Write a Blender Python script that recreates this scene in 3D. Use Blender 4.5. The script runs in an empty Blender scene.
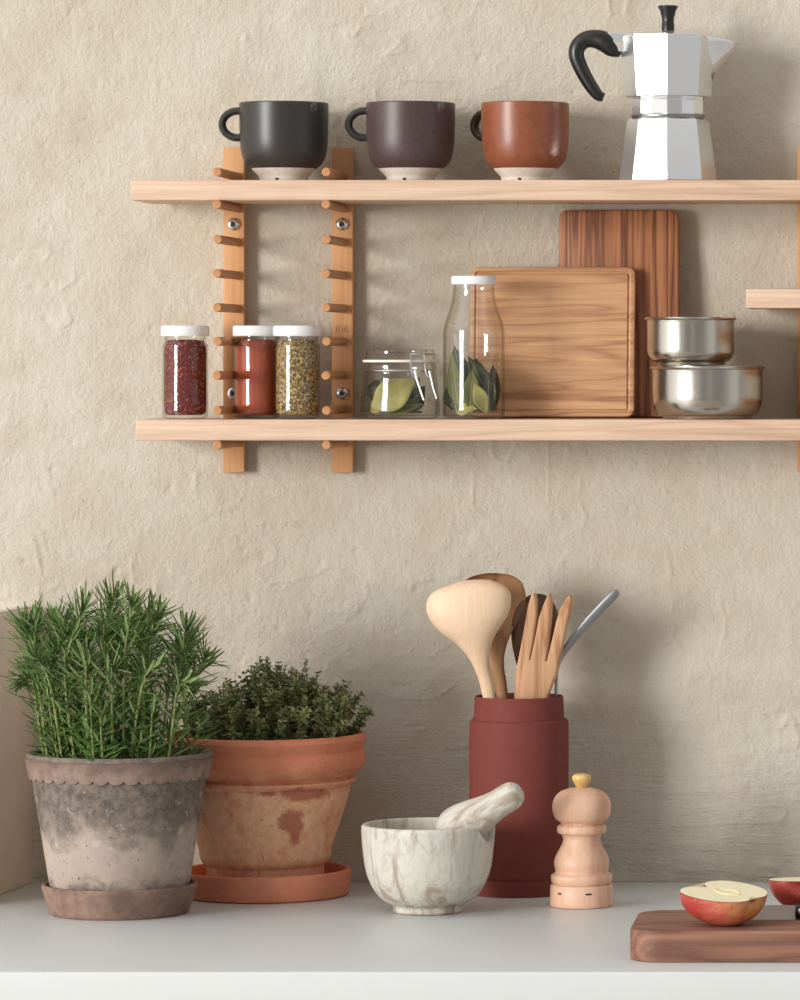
import bpy, bmesh, math, random
import numpy as np
from mathutils import Vector, Matrix, noise as mnoise

random.seed(7)
rng = np.random.default_rng(11)
C = bpy.context.scene.collection
PI = math.pi

# ------------------------------------------------------------------ frame
# shift lens camera square on to the wall (wall plane y = 0, room towards -y)
CAMX, CAMD, CAMZ = 0.54, 4.8, 1.432
VX, VY = 940.0, 350.0


def sc(d):
    return (CAMD - d) / CAMD


def X(px, d):
    return CAMX + (px - VX) * sc(d) / 1000.0


def Z(py, d):
    return CAMZ + (VY - py) * sc(d) / 1000.0


COUNTER = 0.90
UP_T, UP_B = 1.5972, 1.5775
LO_T, LO_B = 1.3643, 1.3440
SH_F, SH_R = 0.136, 0.0136

# ------------------------------------------------------------------ materials


def lin(c):
    c = c / 255.0
    return c / 12.92 if c <= 0.04045 else ((c + 0.055) / 1.055) ** 2.4


def rgb(r, g, b):
    return (lin(r), lin(g), lin(b), 1.0)


class NT:
    def __init__(self, name):
        self.m = bpy.data.materials.new(name)
        self.m.use_nodes = True
        self.t = self.m.node_tree
        self.t.nodes.clear()
        self.out = self.n('ShaderNodeOutputMaterial')
        self.tc = None

    def n(self, typ, **kw):
        nd = self.t.nodes.new(typ)
        for k, v in kw.items():
            if k.startswith('i_'):
                nd.inputs[k[2:].replace('_', ' ')].default_value = v
            else:
                setattr(nd, k, v)
        return nd

    def l(self, a, b):
        self.t.links.new(a, b)

    def obj(self, scale=(1, 1, 1), rot=(0, 0, 0), loc=(0, 0, 0)):
        if self.tc is None:
            self.tc = self.n('ShaderNodeTexCoord')
        mp = self.n('ShaderNodeMapping')
        mp.inputs['Scale'].default_value = scale
        mp.inputs['Rotation'].default_value = rot
        mp.inputs['Location'].default_value = loc
        self.l(self.tc.outputs['Object'], mp.inputs['Vector'])
        return mp.outputs['Vector']

    def noise(self, vec, scale=5, detail=4, rough=.5, dist=0.0):
        nd = self.n('ShaderNodeTexNoise')
        nd.inputs['Scale'].default_value = scale
        nd.inputs['Detail'].default_value = detail
        nd.inputs['Roughness'].default_value = rough
        nd.inputs['Distortion'].default_value = dist
        self.l(vec, nd.inputs['Vector'])
        return nd.outputs['Fac']

    def ramp(self, fac, stops, interp='LINEAR'):
        nd = self.n('ShaderNodeValToRGB')
        cr = nd.color_ramp
        cr.interpolation = interp
        while len(cr.elements) < len(stops):
            cr.elements.new(0.5)
        for e, (p, c) in zip(cr.elements, stops):
            e.position = p
            e.color = c if isinstance(c, tuple) else (c, c, c, 1)
        self.l(fac, nd.inputs['Fac'])
        return nd.outputs['Color']

    def mix(self, fac, a, b, blend='MIX'):
        nd = self.n('ShaderNodeMix', data_type='RGBA', blend_type=blend)
        for s, v in ((0, fac), (6, a), (7, b)):
            if hasattr(v, 'is_output'):
                self.l(v, nd.inputs[s])
            else:
                nd.inputs[s].default_value = v
        return nd.outputs[2]

    def math(self, op, a, b=0.0, clamp=False):
        nd = self.n('ShaderNodeMath', operation=op, use_clamp=clamp)
        for s, v in ((0, a), (1, b)):
            if hasattr(v, 'is_output'):
                self.l(v, nd.inputs[s])
            else:
                nd.inputs[s].default_value = v
        return nd.outputs[0]

    def sep(self, vec):
        nd = self.n('ShaderNodeSeparateXYZ')
        self.l(vec, nd.inputs[0])
        return nd.outputs

    def bump(self, h, strength=.3, dist=.001):
        nd = self.n('ShaderNodeBump')
        nd.inputs['Strength'].default_value = strength
        nd.inputs['Distance'].default_value = dist
        self.l(h, nd.inputs['Height'])
        return nd.outputs['Normal']

    def pbsdf(self, col, rough=.5, metal=0.0, normal=None, spec=None, coat=0.0):
        b = self.n('ShaderNodeBsdfPrincipled')
        for key, v in (('Base Color', col), ('Roughness', rough), ('Metallic', metal)):
            if hasattr(v, 'is_output'):
                self.l(v, b.inputs[key])
            else:
                b.inputs[key].default_value = v
        if spec is not None:
            b.inputs['Specular IOR Level'].default_value = spec
        if coat:
            b.inputs['Coat Weight'].default_value = coat
        if normal is not None:
            self.l(normal, b.inputs['Normal'])
        self.l(b.outputs[0], self.out.inputs['Surface'])
        return b


def m_plain(name, col, rough=.5, metal=0.0, spec=None, var=0.06, nscale=60, bump=0.0):
    t = NT(name)
    f = t.noise(t.obj(), nscale, 5, .6)
    c2 = tuple(max(0, min(1, c * (1 + var))) for c in col[:3]) + (1,)
    c1 = tuple(c * (1 - var) for c in col[:3]) + (1,)
    cc = t.ramp(f, [(.3, c1), (.7, c2)])
    nrm = t.bump(t.noise(t.obj(), nscale * 6, 4, .6), bump, .0006) if bump else None
    t.pbsdf(cc, rough, metal, nrm, spec)
    return t.m


def m_wood(name, light, mid, dark, axis='x', ring=26, rough=.5, fine=.5, contrast=1.0, seed=0.0, spec=.35, along=1.1, dist=.35):
    """wood with the grain running along AXIS of the object"""
    t = NT(name)
    st = {'x': (along, 12, 12), 'y': (12, along, 12), 'z': (12, 12, along)}[axis]
    st2 = {'x': (3, 160, 160), 'y': (160, 3, 160), 'z': (160, 160, 3)}[axis]
    v = t.obj(st, loc=(seed, seed * 1.7, seed * .6))
    big = t.noise(v, ring / 12.0, 3, .5, dist)
    rings = t.math('FRACT', t.math('MULTIPLY', big, 7.0 * contrast))
    rings = t.math('PINGPONG', rings, .5)
    rings = t.math('MULTIPLY', rings, 2.0)
    fib = t.noise(t.obj(st2, loc=(seed, 0, 0)), 3.0, 5, .65)
    wide = t.noise(v, ring / 40.0, 2, .5)
    base = t.ramp(rings, [(.0, dark), (.35, mid), (1.0, light)])
    base = t.mix(t.ramp(wide, [(.3, 0.0), (.7, .55)]), base, mid)
    fc = t.ramp(fib, [(.3, (1 - .35 * fine,) * 3 + (1,)), (.62, (1.04,) * 3 + (1,))])
    colr = t.mix(1.0, base, fc, 'MULTIPLY')
    t.pbsdf(colr, rough, 0, t.bump(fib, .15, .0004), spec)
    return t.m


def m_glass(name, tint=(.962, .97, .955, 1), dark=(.30, .30, .26, 1)):
    """thin clear glass: straight-through sheet plus Fresnel reflection, absorbing more edge on"""
    t = NT(name)
    lw = t.n('ShaderNodeLayerWeight')
    lw.inputs['Blend'].default_value = .5
    tr = t.n('ShaderNodeBsdfTransparent')
    t.l(t.ramp(lw.outputs['Facing'], [(.0, (.995, .995, .992, 1)), (.62, tint), (.90, (.68, .69, .64, 1)), (1.0, dark)]), tr.inputs['Color'])
    gl = t.n('ShaderNodeBsdfGlossy')
    gl.inputs['Roughness'].default_value = .02
    mx = t.n('ShaderNodeMixShader')
    t.l(t.math('ADD', t.math('MULTIPLY', t.math('POWER', lw.outputs['Facing'], 5.0), .7), .038), mx.inputs[0])
    t.l(tr.outputs[0], mx.inputs[1])
    t.l(gl.outputs[0], mx.inputs[2])
    t.l(mx.outputs[0], t.out.inputs['Surface'])
    return t.m


def m_wall():
    t = NT('plaster')
    v = t.obj()
    a = t.noise(v, 3.2, 5, .55, .4)
    b = t.noise(v, 16, 6, .6)
    c = t.ramp(a, [(.3, rgb(198, 188, 171)), (.5, rgb(204, 196, 180)), (.72, rgb(208, 202, 188))])
    c = t.mix(t.ramp(b, [(.42, 0.0), (.75, .6)]), c, rgb(190, 172, 150))
    fine = t.math('ADD', t.noise(v, 260, 5, .65), t.math('MULTIPLY', t.noise(t.obj((1, 1, .7), rot=(0, .5, 0)), 85, 6, .7), 1.2))
    streak = t.noise(t.obj((18, 18, 150)), 2.2, 4, .6, .5)
    lo = t.ramp(t.sep(v)[2], [(.0, 0.0), (1.0, 1.0)])
    # brush marks run sideways below the shelves only
    zz = t.math('MULTIPLY', t.math('SUBTRACT', 1.14, t.sep(v)[2]), 6.0, True)
    h = t.math('ADD', fine, t.math('MULTIPLY', streak, t.math('MULTIPLY', zz, 1.6)))
    t.pbsdf(c, .9, 0, t.bump(h, .85, .0017), .15)
    return t.m


def m_aged_pot():
    t = NT('aged_terracotta')
    v = t.obj()
    z = t.sep(v)[2]
    n1 = t.noise(v, 32, 8, .68, .3)
    n2 = t.noise(v, 110, 6, .7)
    n3 = t.noise(v, 11, 4, .6)
    base = t.ramp(n3, [(.3, rgb(182, 166, 153)), (.55, rgb(172, 155, 143)), (.75, rgb(158, 140, 129))])
    # grey bloom band below the rim with a ragged lower edge, and another at the foot
    zz = t.math('ADD', z, t.math('MULTIPLY', t.math('SUBTRACT', n1, .5), .12))
    band = t.ramp(zz, [(.0, .9), (.014, .8), (.034, .1), (.058, .08), (.080, .75), (.098, .95), (.125, .95), (.150, .8)])
    blot = t.ramp(n2, [(.32, .15), (.6, 1.0)])
    fac = t.math('MULTIPLY', band, t.math('ADD', t.math('MULTIPLY', blot, .5), .5))
    cc = t.mix(fac, base, rgb(86, 78, 72))
    cc = t.mix(t.ramp(t.noise(v, 55, 7, .7), [(.58, 0.0), (.66, .55)]), cc, rgb(190, 178, 168))
    cc = t.mix(t.ramp(t.noise(v, 240, 3, .5), [(.66, 0.0), (.7, .7)]), cc, rgb(96, 82, 74))
    t.pbsdf(cc, .92, 0, t.bump(n2, .35, .001), .15)
    return t.m


def m_aged_saucer():
    t = NT('aged_terracotta_saucer')
    v = t.obj()
    n1 = t.noise(v, 40, 8, .7)
    n3 = t.noise(v, 14, 4, .6)
    cc = t.ramp(n3, [(.3, rgb(156, 128, 114)), (.7, rgb(134, 110, 98))])
    cc = t.mix(t.ramp(n1, [(.40, 0.0), (.62, .8)]), cc, rgb(104, 86, 77))
    t.pbsdf(cc, .92, 0, t.bump(t.noise(v, 150, 6, .7), .35, .001), .15)
    return t.m


def m_aged_rim():
    t = NT('aged_terracotta_rim')
    v = t.obj()
    z = t.sep(v)[2]
    n1 = t.noise(v, 60, 8, .7)
    cc = t.ramp(t.noise(v, 18, 5, .6), [(.3, rgb(162, 138, 126)), (.7, rgb(136, 114, 102))])
    zz = t.math('ADD', z, t.math('MULTIPLY', t.math('SUBTRACT', n1, .5), .018))
    cc = t.mix(t.ramp(zz, [(.118, .1), (.132, .15), (.142, .8)]), cc, rgb(112, 92, 82))
    cc = t.mix(t.ramp(n1, [(.42, 0.0), (.66, .75)]), cc, rgb(104, 88, 80))
    t.pbsdf(cc, .92, 0, t.bump(t.noise(v, 150, 6, .7), .3, .001), .15)
    return t.m


def m_terracotta(name, limed):
    t = NT(name)
    v = t.obj()
    z = t.sep(v)[2]
    n2 = t.noise(v, 130, 5, .65)
    n3 = t.noise(v, 34, 10, .74)
    base = t.ramp(t.noise(v, 22, 6, .65), [(.3, rgb(206, 126, 96)), (.7, rgb(222, 146, 114))])
    if limed:
        # lime bloom over most of the body, ragged where it meets the bare red rim
        zz = t.math('ADD', z, t.math('MULTIPLY', t.math('SUBTRACT', n3, .5), .10))
        lime = t.ramp(zz, [(.0, .6), (.05, .95), (.090, .95), (.106, .6), (.114, .2), (.122, .0)])
        lf = t.ramp(n3, [(.36, .35), (.5, 1.0)])
        base = t.mix(t.math('MULTIPLY', lime, lf), base, t.ramp(t.noise(v, 60, 6, .7), [(.3, rgb(232, 176, 136)), (.7, rgb(248, 210, 174))]))
        x_, y_, z_ = t.sep(v)
        pat = None
        for (px_, pz_, sx_, sz_, rad_) in ((.034, .071, 1.0, .85, .013), (.036, .058, 1.8, .8, .010), (.045, .098, .45, 1.3, .011), (.012, .100, .5, 2.2, .008)):
            q = t.math('POWER', t.math('MULTIPLY', t.math('SUBTRACT', x_, px_), sx_), 2.0)
            q = t.math('ADD', q, t.math('POWER', t.math('MULTIPLY', t.math('SUBTRACT', z_, pz_), sz_), 2.0))
            q = t.math('SUBTRACT', rad_, t.math('SQRT', q))
            q = t.math('ADD', q, t.math('MULTIPLY', t.math('SUBTRACT', t.noise(v, 75, 9, .75), .5), .022))
            pat = q if pat is None else t.math('MAXIMUM', pat, q)
        side = t.ramp(y_, [(.0, 1.0), (.01, 0.0)])
        pat = t.math('MULTIPLY', t.ramp(pat, [(.0, 0.0), (.0015, .8)]), side)
        base = t.mix(pat, base, rgb(168, 92, 70))
        base = t.mix(t.ramp(t.noise(v, 210, 3, .5), [(.68, 0.0), (.72, .6)]), base, rgb(150, 92, 70))
    else:
        base = t.mix(t.ramp(n3, [(.45, 0.0), (.62, .45)]), base, rgb(216, 150, 124))
    cc = t.mix(t.ramp(n2, [(.3, .35), (.6, 0.0)]), base, rgb(192, 122, 94))
    t.pbsdf(cc, .85, 0, t.bump(n2, .3, .0009), .2)
    return t.m


def m_marble():
    t = NT('grey_veined_marble')
    v = t.obj((1, 1, .28), rot=(0, .22, .2))
    w = t.noise(v, 42, 8, .66, .9)
    w2 = t.noise(t.obj((1, 1, .3), rot=(0, .22, 0)), 130, 7, .7, .5)
    c = t.ramp(w, [(.28, rgb(138, 120, 102)), (.41, rgb(172, 160, 144)), (.50, rgb(204, 199, 187)), (.60, rgb(206, 202, 191)), (.70, rgb(174, 162, 146)), (.82, rgb(150, 134, 116))])
    c = t.mix(t.ramp(w2, [(.5, 0.0), (.72, .6)]), c, rgb(164, 148, 130))
    t.pbsdf(c, .45, 0, t.bump(w2, .08, .0006), .35)
    return t.m


def m_apple():
    t = NT('apple_skin')
    v = t.obj()
    x, y, z = t.sep(v)
    ax = t.math('ADD', t.math('MULTIPLY', x, 15.0), .2)
    st = t.noise(t.obj((25, 160, 160)), 1.0, 4, .6)
    f = t.math('ADD', ax, t.math('MULTIPLY', t.math('SUBTRACT', st, .5), .9))
    c = t.ramp(f, [(.15, rgb(170, 66, 58)), (.5, rgb(196, 102, 84)), (.75, rgb(206, 146, 84)), (.98, rgb(200, 160, 72))])
    c = t.mix(t.ramp(t.noise(v, 420, 2, .5), [(.66, 0.0), (.72, .6)]), c, rgb(224, 170, 110))
    t.pbsdf(c, .32, 0, None, .5)
    return t.m


def m_flesh():
    t = NT('apple_flesh')
    v = t.obj()
    n = t.noise(v, 60, 4, .5)
    c = t.ramp(n, [(.3, rgb(243, 231, 192)), (.7, rgb(250, 241, 210))])
    t.pbsdf(c, .45, 0, None, .4)
    return t.m


def m_spice(name, cols, scale, bump=.8):
    t = NT(name)
    v = t.obj()
    vo = t.n('ShaderNodeTexVoronoi')
    vo.inputs['Scale'].default_value = scale
    t.l(v, vo.inputs['Vector'])
    s = t.sep(vo.outputs['Color'])
    k = len(cols)
    c = t.ramp(s[0], [((i + .001) / k, cc) for i, cc in enumerate(cols)], 'CONSTANT')
    t.pbsdf(c, .75, 0, t.bump(vo.outputs['Distance'], bump, .002), .25)
    return t.m


def m_leaf(name, up, under, var=.25):
    t = NT(name)
    geo = t.n('ShaderNodeNewGeometry')
    n = t.noise(t.obj(), 55, 4, .6)
    hi = tuple(min(1, c * (1 + var)) for c in up[:3]) + (1,)
    lo = tuple(c * (1 - var) for c in up[:3]) + (1,)
    c = t.ramp(n, [(.3, lo), (.7, hi)])
    c = t.mix(geo.outputs['Backfacing'], c, under)
    b = t.pbsdf(c, .55, 0, None, .22)
    return t.m


def m_brushed(name, col, rough=.24):
    t = NT(name)
    f = t.noise(t.obj((3, 3, 900)), 1.2, 4, .6)
    r = t.ramp(f, [(.3, rough * .8), (.7, rough * 1.25)])
    t.pbsdf(col, r, 1.0)
    return t.m


M = {}
M['wall'] = m_wall()
M['white'] = m_plain('white_laminate', rgb(209, 212, 212), .38, var=.01, spec=.4)
M['panel'] = m_plain('taupe_board', rgb(236, 222, 204), .8, var=.05, nscale=20, bump=.1)
M['panel_edge'] = m_plain('pale_board_edge', rgb(220, 210, 196), .8, var=.04)
M['oak_shelf'] = m_wood('pale_oak', rgb(220, 190, 166), rgb(213, 181, 156), rgb(200, 163, 136), 'x', 22, .55, .55, .9)
M['beech_rail'] = m_wood('beech_rail', rgb(216, 166, 118), rgb(208, 154, 106), rgb(190, 134, 90), 'z', 12, .5, .35, .7, 3.1)
M['beech_peg'] = m_wood('beech_peg', rgb(206, 152, 106), rgb(194, 138, 92), rgb(176, 120, 78), 'y', 12, .5, .3, .6, 1.2)
M['oak_board'] = m_wood('oak_board', rgb(214, 168, 126), rgb(197, 148, 108), rgb(152, 103, 72), 'x', 30, .5, .6, 1.2, 5.0, along=.9, dist=.25)
M['walnut_board'] = m_wood('walnut_board', rgb(190, 132, 92), rgb(152, 98, 68), rgb(84, 52, 38), 'z', 40, .5, .7, 1.5, 8.0, along=.35, dist=.1)
M['acacia'] = m_wood('acacia_board', rgb(164, 120, 98), rgb(138, 97, 78), rgb(104, 70, 56), 'x', 20, .6, .8, 1.0, 2.0)
M['mill'] = m_wood('pale_beech', rgb(228, 188, 162), rgb(221, 178, 150), rgb(208, 160, 130), 'z', 20, .42, .25, .5, 4.0)
M['spoon'] = m_wood('pale_birch', rgb(234, 204, 174), rgb(228, 195, 163), rgb(212, 175, 142), 'z', 12, .5, .25, .4, 11.0)
M['spoon_dark'] = m_wood('walnut_spoon', rgb(122, 92, 70), rgb(104, 76, 58), rgb(80, 56, 42), 'z', 14, .5, .4, .8, 9.0)
M['spoon_tan_shaded'] = m_wood('tan_birch_shaded', rgb(186, 144, 104), rgb(168, 126, 90), rgb(140, 100, 70), 'z', 14, .5, .35, .8, 7.0)  # tan wood, its colour darkened to carry the front spoon's shade
M['fork'] = m_wood('olive_wood', rgb(226, 182, 142), rgb(212, 164, 124), rgb(170, 114, 80), 'z', 30, .5, .5, 1.2, 1.0)
M['cup_black'] = m_plain('charcoal_stoneware', rgb(52, 50, 48), .33, var=.12, nscale=300, bump=.12, spec=.45)
M['cup_plum'] = m_plain('aubergine_stoneware', rgb(76, 60, 61), .36, var=.16, nscale=260, bump=.2, spec=.45)
M['cup_rust'] = m_plain('rust_stoneware', rgb(134, 76, 52), .33, var=.14, nscale=120, bump=.1, spec=.45)
M['handle_olive'] = m_plain('dark_olive_glaze', rgb(78, 62, 48), .42, var=.1)
M['raw_clay'] = m_plain('raw_clay', rgb(212, 205, 194), .85, var=.06, nscale=160, bump=.1)
M['dark_dot'] = m_plain('dark_mark', rgb(60, 48, 40), .8)
M['alu'] = m_plain('polished_aluminium', (.79, .797, .805, 1), .24, .86, var=.01)
M['black_plastic'] = m_plain('black_plastic', rgb(28, 28, 28), .33, var=.1, spec=.5)
M['steel'] = m_brushed('brushed_steel', (.52, .485, .43, 1), .2)
M['steel_bright'] = m_plain('bright_steel', (.7, .7, .7, 1), .2, 1.0, var=.02)
M['steel_blade'] = m_plain('satin_blade', (.30, .265, .24, 1), .42, 1.0, var=.03)
M['steel_dull'] = m_plain('dull_steel', (.34, .35, .36, 1), .38, 1.0, var=.05)
M['glass'] = m_glass('clear_glass')
M['lid_white'] = m_plain('white_enamel', rgb(232, 234, 236), .35, var=.01)
M['rubber'] = m_plain('white_rubber', rgb(232, 228, 216), .6, var=.02)
M['wire'] = m_plain('steel_wire', (.72, .72, .72, 1), .25, 1.0, var=.02)
M['spice_red'] = m_spice('chilli_flakes', [rgb(104, 32, 28), rgb(124, 40, 32), rgb(112, 34, 30), rgb(92, 28, 24), rgb(118, 38, 32), rgb(108, 32, 28), rgb(100, 30, 26), rgb(130, 46, 36), rgb(114, 36, 30), rgb(110, 34, 28), rgb(96, 28, 26), rgb(178, 104, 80)], 620)
M['spice_orange'] = m_spice('paprika', [rgb(172, 80, 54), rgb(178, 88, 60), rgb(166, 76, 52)], 1500, .3)
M['spice_herb'] = m_spice('dried_herbs', [rgb(176, 144, 92), rgb(120, 98, 60), rgb(202, 172, 120), rgb(140, 120, 74), rgb(92, 78, 50), rgb(160, 134, 86)], 560)
M['bay_green'] = m_leaf('bay_leaf_green', rgb(92, 95, 48), rgb(120, 120, 76))
M['bay_dark'] = m_leaf('bay_leaf_dark', rgb(52, 56, 32), rgb(80, 82, 52))
M['bay_pale'] = m_leaf('bay_leaf_pale', rgb(150, 142, 82), rgb(156, 148, 94))
M['rosemary'] = m_leaf('rosemary_needles', rgb(80, 108, 50), rgb(132, 152, 100), .55)
M['rosemary_stem'] = m_plain('rosemary_stem', rgb(128, 138, 80), .7, var=.15)
M['thyme'] = m_leaf('thyme_leaves', rgb(128, 138, 88), rgb(150, 156, 116), .45)
M['thyme_stem'] = m_plain('thyme_stem', rgb(108, 92, 62), .75, var=.15)
M['soil'] = m_spice('potting_soil', [rgb(46, 36, 28), rgb(60, 48, 38), rgb(38, 30, 24)], 300)
M['pot_aged'] = m_aged_pot()
M['saucer_aged'] = m_aged_saucer()
M['pot_rim'] = m_aged_rim()
M['terracotta'] = m_terracotta('terracotta_limed', True)
M['terracotta_plain'] = m_terracotta('terracotta_plain', False)
M['marble'] = m_marble()
M['wine'] = m_plain('wine_red_stoneware', rgb(121, 63, 56), .68, var=.04, nscale=90, bump=.08, spec=.15)
M['brass_knob'] = m_plain('golden_knob', rgb(222, 184, 118), .35, 0, var=.1, nscale=200)
M['apple'] = m_apple()
M['flesh'] = m_flesh()
M['core'] = m_plain('apple_core', rgb(234, 218, 162), .5, var=.05)
M['seed'] = m_plain('apple_seed', rgb(58, 36, 24), .4)
M['stem_brown'] = m_plain('apple_stem', rgb(70, 52, 34), .8, var=.2)
M['stamp'] = m_plain('burnt_lettering', rgb(164, 108, 70), .7)


# ------------------------------------------------------------------ mesh tools
class MB:
    def __init__(self):
        self.v = []
        self.f = []

    def add(self, vs, fs):
        o = len(self.v)
        self.v += [tuple(p) for p in vs]
        self.f += [tuple(i + o for i in f) for f in fs]

    def grid(self, rows, closed_u=True, cap0=False, cap1=False):
        """rows: list of equally long loops"""
        n = len(rows[0])
        vs = [p for r in rows for p in r]
        fs = []
        for j in range(len(rows) - 1):
            for i in range(n if closed_u else n - 1):
                a, b = j * n + i, j * n + (i + 1) % n
                fs.append((a, b, b + n, a + n))
        if cap0:
            fs.append(tuple(reversed(range(n))))
        if cap1:
            o = (len(rows) - 1) * n
            fs.append(tuple(o + i for i in range(n)))
        self.add(vs, fs)

    def lathe(self, prof, n=64, c=(0, 0, 0), a0=0.0, facets=None):
        """prof: (r, z) from the bottom axis round the outside; r = 0 closes"""
        n = facets or n
        rows = []
        vs, fs = [], []
        idx = []
        for r, z in prof:
            if r <= 1e-6:
                idx.append([len(vs)])
                vs.append((c[0], c[1], c[2] + z))
            else:
                row = []
                for i in range(n):
                    a = a0 + 2 * PI * i / n
                    row.append(len(vs))
                    vs.append((c[0] + r * math.cos(a), c[1] + r * math.sin(a), c[2] + z))
                idx.append(row)
        for A, B in zip(idx, idx[1:]):
            if len(A) == 1 and len(B) == 1:
                continue
            for i in range(n):
                j = (i + 1) % n
                if len(A) == 1:
                    fs.append((A[0], B[j], B[i]))
                elif len(B) == 1:
                    fs.append((A[i], A[j], B[0]))
                else:
                    fs.append((A[i], A[j], B[j], B[i]))
        self.add(vs, fs)

    def tube(self, pts, rad, n=12, flat=1.0, flat_dir=None, caps=True):
        pts = [Vector(p) for p in pts]
        rads = rad if isinstance(rad, (list, tuple)) else [rad] * len(pts)
        up = Vector(flat_dir) if flat_dir else Vector((0.13, 0.2, 1)).normalized()
        rows = []
        prev = None
        for i, p in enumerate(pts):
            d = (pts[min(i + 1, len(pts) - 1)] - pts[max(i - 1, 0)]).normalized()
            if prev is None or flat_dir:
                s = d.cross(up)
                if s.length < 1e-4:
                    s = d.cross(Vector((1, 0, 0)))
                s.normalize()
            else:
                s = (prev - d * prev.dot(d)).normalized()
            prev = s
            t = s.cross(d).normalized()
            rows.append([p + (s * math.cos(a) + t * math.sin(a) * flat) * rads[i] for a in (2 * PI * k / n for k in range(n))])
        self.grid(rows, True, caps, caps)

    def box(self, lo, hi):
        x0, y0, z0 = lo
        x1, y1, z1 = hi
        self.add([(x0, y0, z0), (x1, y0, z0), (x1, y1, z0), (x0, y1, z0), (x0, y0, z1), (x1, y0, z1), (x1, y1, z1), (x0, y1, z1)],
                 [(3, 2, 1, 0), (4, 5, 6, 7), (0, 1, 5, 4), (1, 2, 6, 5), (2, 3, 7, 6), (3, 0, 4, 7)])

    def sphere(self, c, r, n=16, sq=(1, 1, 1)):
        m = n // 2
        prof = [(0, -1)] + [(math.sin(PI * k / m), -math.cos(PI * k / m)) for k in range(1, m)] + [(0, 1)]
        t = MB()
        t.lathe(prof, n)
        self.add([(c[0] + p[0] * r * sq[0], c[1] + p[1] * r * sq[1], c[2] + p[2] * r * sq[2]) for p in t.v], t.f)

    def build(self, name, mat, parent=None, loc=None, smooth=True, angle=35, bevel=0.0, fix=True):
        me = bpy.data.meshes.new(name)
        me.from_pydata(self.v, [], self.f)
        if fix or bevel:
            bm = bmesh.new()
            bm.from_mesh(me)
            if bevel:
                bmesh.ops.bevel(bm, geom=bm.edges[:], offset=bevel, segments=3, affect='EDGES', profile=.5, clamp_overlap=True)
            bmesh.ops.recalc_face_normals(bm, faces=bm.faces[:])
            bm.to_mesh(me)
            bm.free()
        me.materials.append(mat)
        if smooth:
            me.polygons.foreach_set('use_smooth', [True] * len(me.polygons))
            me.set_sharp_from_angle(angle=math.radians(angle))
        me.update()
        o = bpy.data.objects.new(name, me)
        C.objects.link(o)
        if parent:
            o.parent = parent
        if loc:
            o.location = loc
        return o


def tag(o, label=None, cat=None, group=None, kind=None):
    if label:
        o['label'] = label
    if cat:
        o['category'] = cat
    if group:
        o['group'] = group
    if kind:
        o['kind'] = kind
    return o


def thing(name, label, cat, loc, rot=(0, 0, 0), group=None):
    o = bpy.data.objects.new(name, None)
    o.empty_display_size = .02
    C.objects.link(o)
    o.location = loc
    o.rotation_euler = rot
    return tag(o, label, cat, group)


def copy_thing(root, loc):
    r = root.copy()
    C.objects.link(r)
    r.location = loc
    for ch in list(root.children):
        c = ch.copy()
        C.objects.link(c)
        c.parent = r
        for g in list(ch.children):
            d = g.copy()
            C.objects.link(d)
            d.parent = c
    return r


def cr(pts, k=6):
    """Catmull-Rom through points (any dimension)"""
    P = [np.array(p, float) for p in pts]
    P = [2 * P[0] - P[1]] + P + [2 * P[-1] - P[-2]]
    out = []
    for i in range(1, len(P) - 2):
        for t in (j / k for j in range(k)):
            a, b, c, d = P[i - 1:i + 3]
            out.append(tuple(.5 * ((2 * b) + (-a + c) * t + (2 * a - 5 * b + 4 * c - d) * t * t + (-a + 3 * b - 3 * c + d) * t ** 3)))
    out.append(tuple(P[-2]))
    return out


def rrect(w, h, r, inset=0.0, n=8):
    a, b = w / 2 - inset, h / 2 - inset
    r = max(r - inset, 0.0008)
    pts = []
    for cx, cy, s in ((a - r, b - r, 0), (-a + r, b - r, 1), (-a + r, -b + r, 2), (a - r, -b + r, 3)):
        for k in range(n + 1):
            t = s * PI / 2 + k / n * PI / 2
            pts.append((cx + r * math.cos(t), cy + r * math.sin(t)))
    return pts


def slab(w, h, r, t, bev=.0015, groove=None, n=8):
    """rounded plate in xy, thickness 0..t, optional (inset, width, depth) groove on the t side"""
    lay = [(bev, 0), (bev * .3, bev * .3), (0, bev), (0, t - bev), (bev * .3, t - bev * .3), (bev, t)]
    if groove:
        gi, gw, gd = groove
        lay += [(gi, t), (gi + gw * .15, t - gd * .7), (gi + gw * .5, t - gd), (gi + gw * .85, t - gd * .7), (gi + gw, t)]
    rows = [[(x, y, z) for x, y in rrect(w, h, r, i, n)] for i, z in lay]
    mb = MB()
    mb.grid(rows, True, True, True)
    return mb


# ------------------------------------------------------------------ the wall
def value_noise(shape, cell, r):
    """smooth noise; cell = (rows, columns) of samples per lattice cell"""
    h, w = shape
    gy, gx = int(h / cell[0]) + 4, int(w / cell[1]) + 4
    g = r.standard_normal((gy, gx))
    ys = np.arange(h) / cell[0]
    xs = np.arange(w) / cell[1]
    yi, xi = ys.astype(int), xs.astype(int)
    fy, fx = (ys - yi)[:, None], (xs - xi)[None, :]
    fy = fy * fy * fy * (fy * (fy * 6 - 15) + 10)
    fx = fx * fx * fx * (fx * (fx * 6 - 15) + 10)
    a = g[np.ix_(yi, xi)]
    b = g[np.ix_(yi, xi + 1)]
    c = g[np.ix_(yi + 1, xi)]
    d = g[np.ix_(yi + 1, xi + 1)]
    return (a * (1 - fx) + b * fx) * (1 - fy) + (c * (1 - fx) + d * fx) * fy


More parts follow.
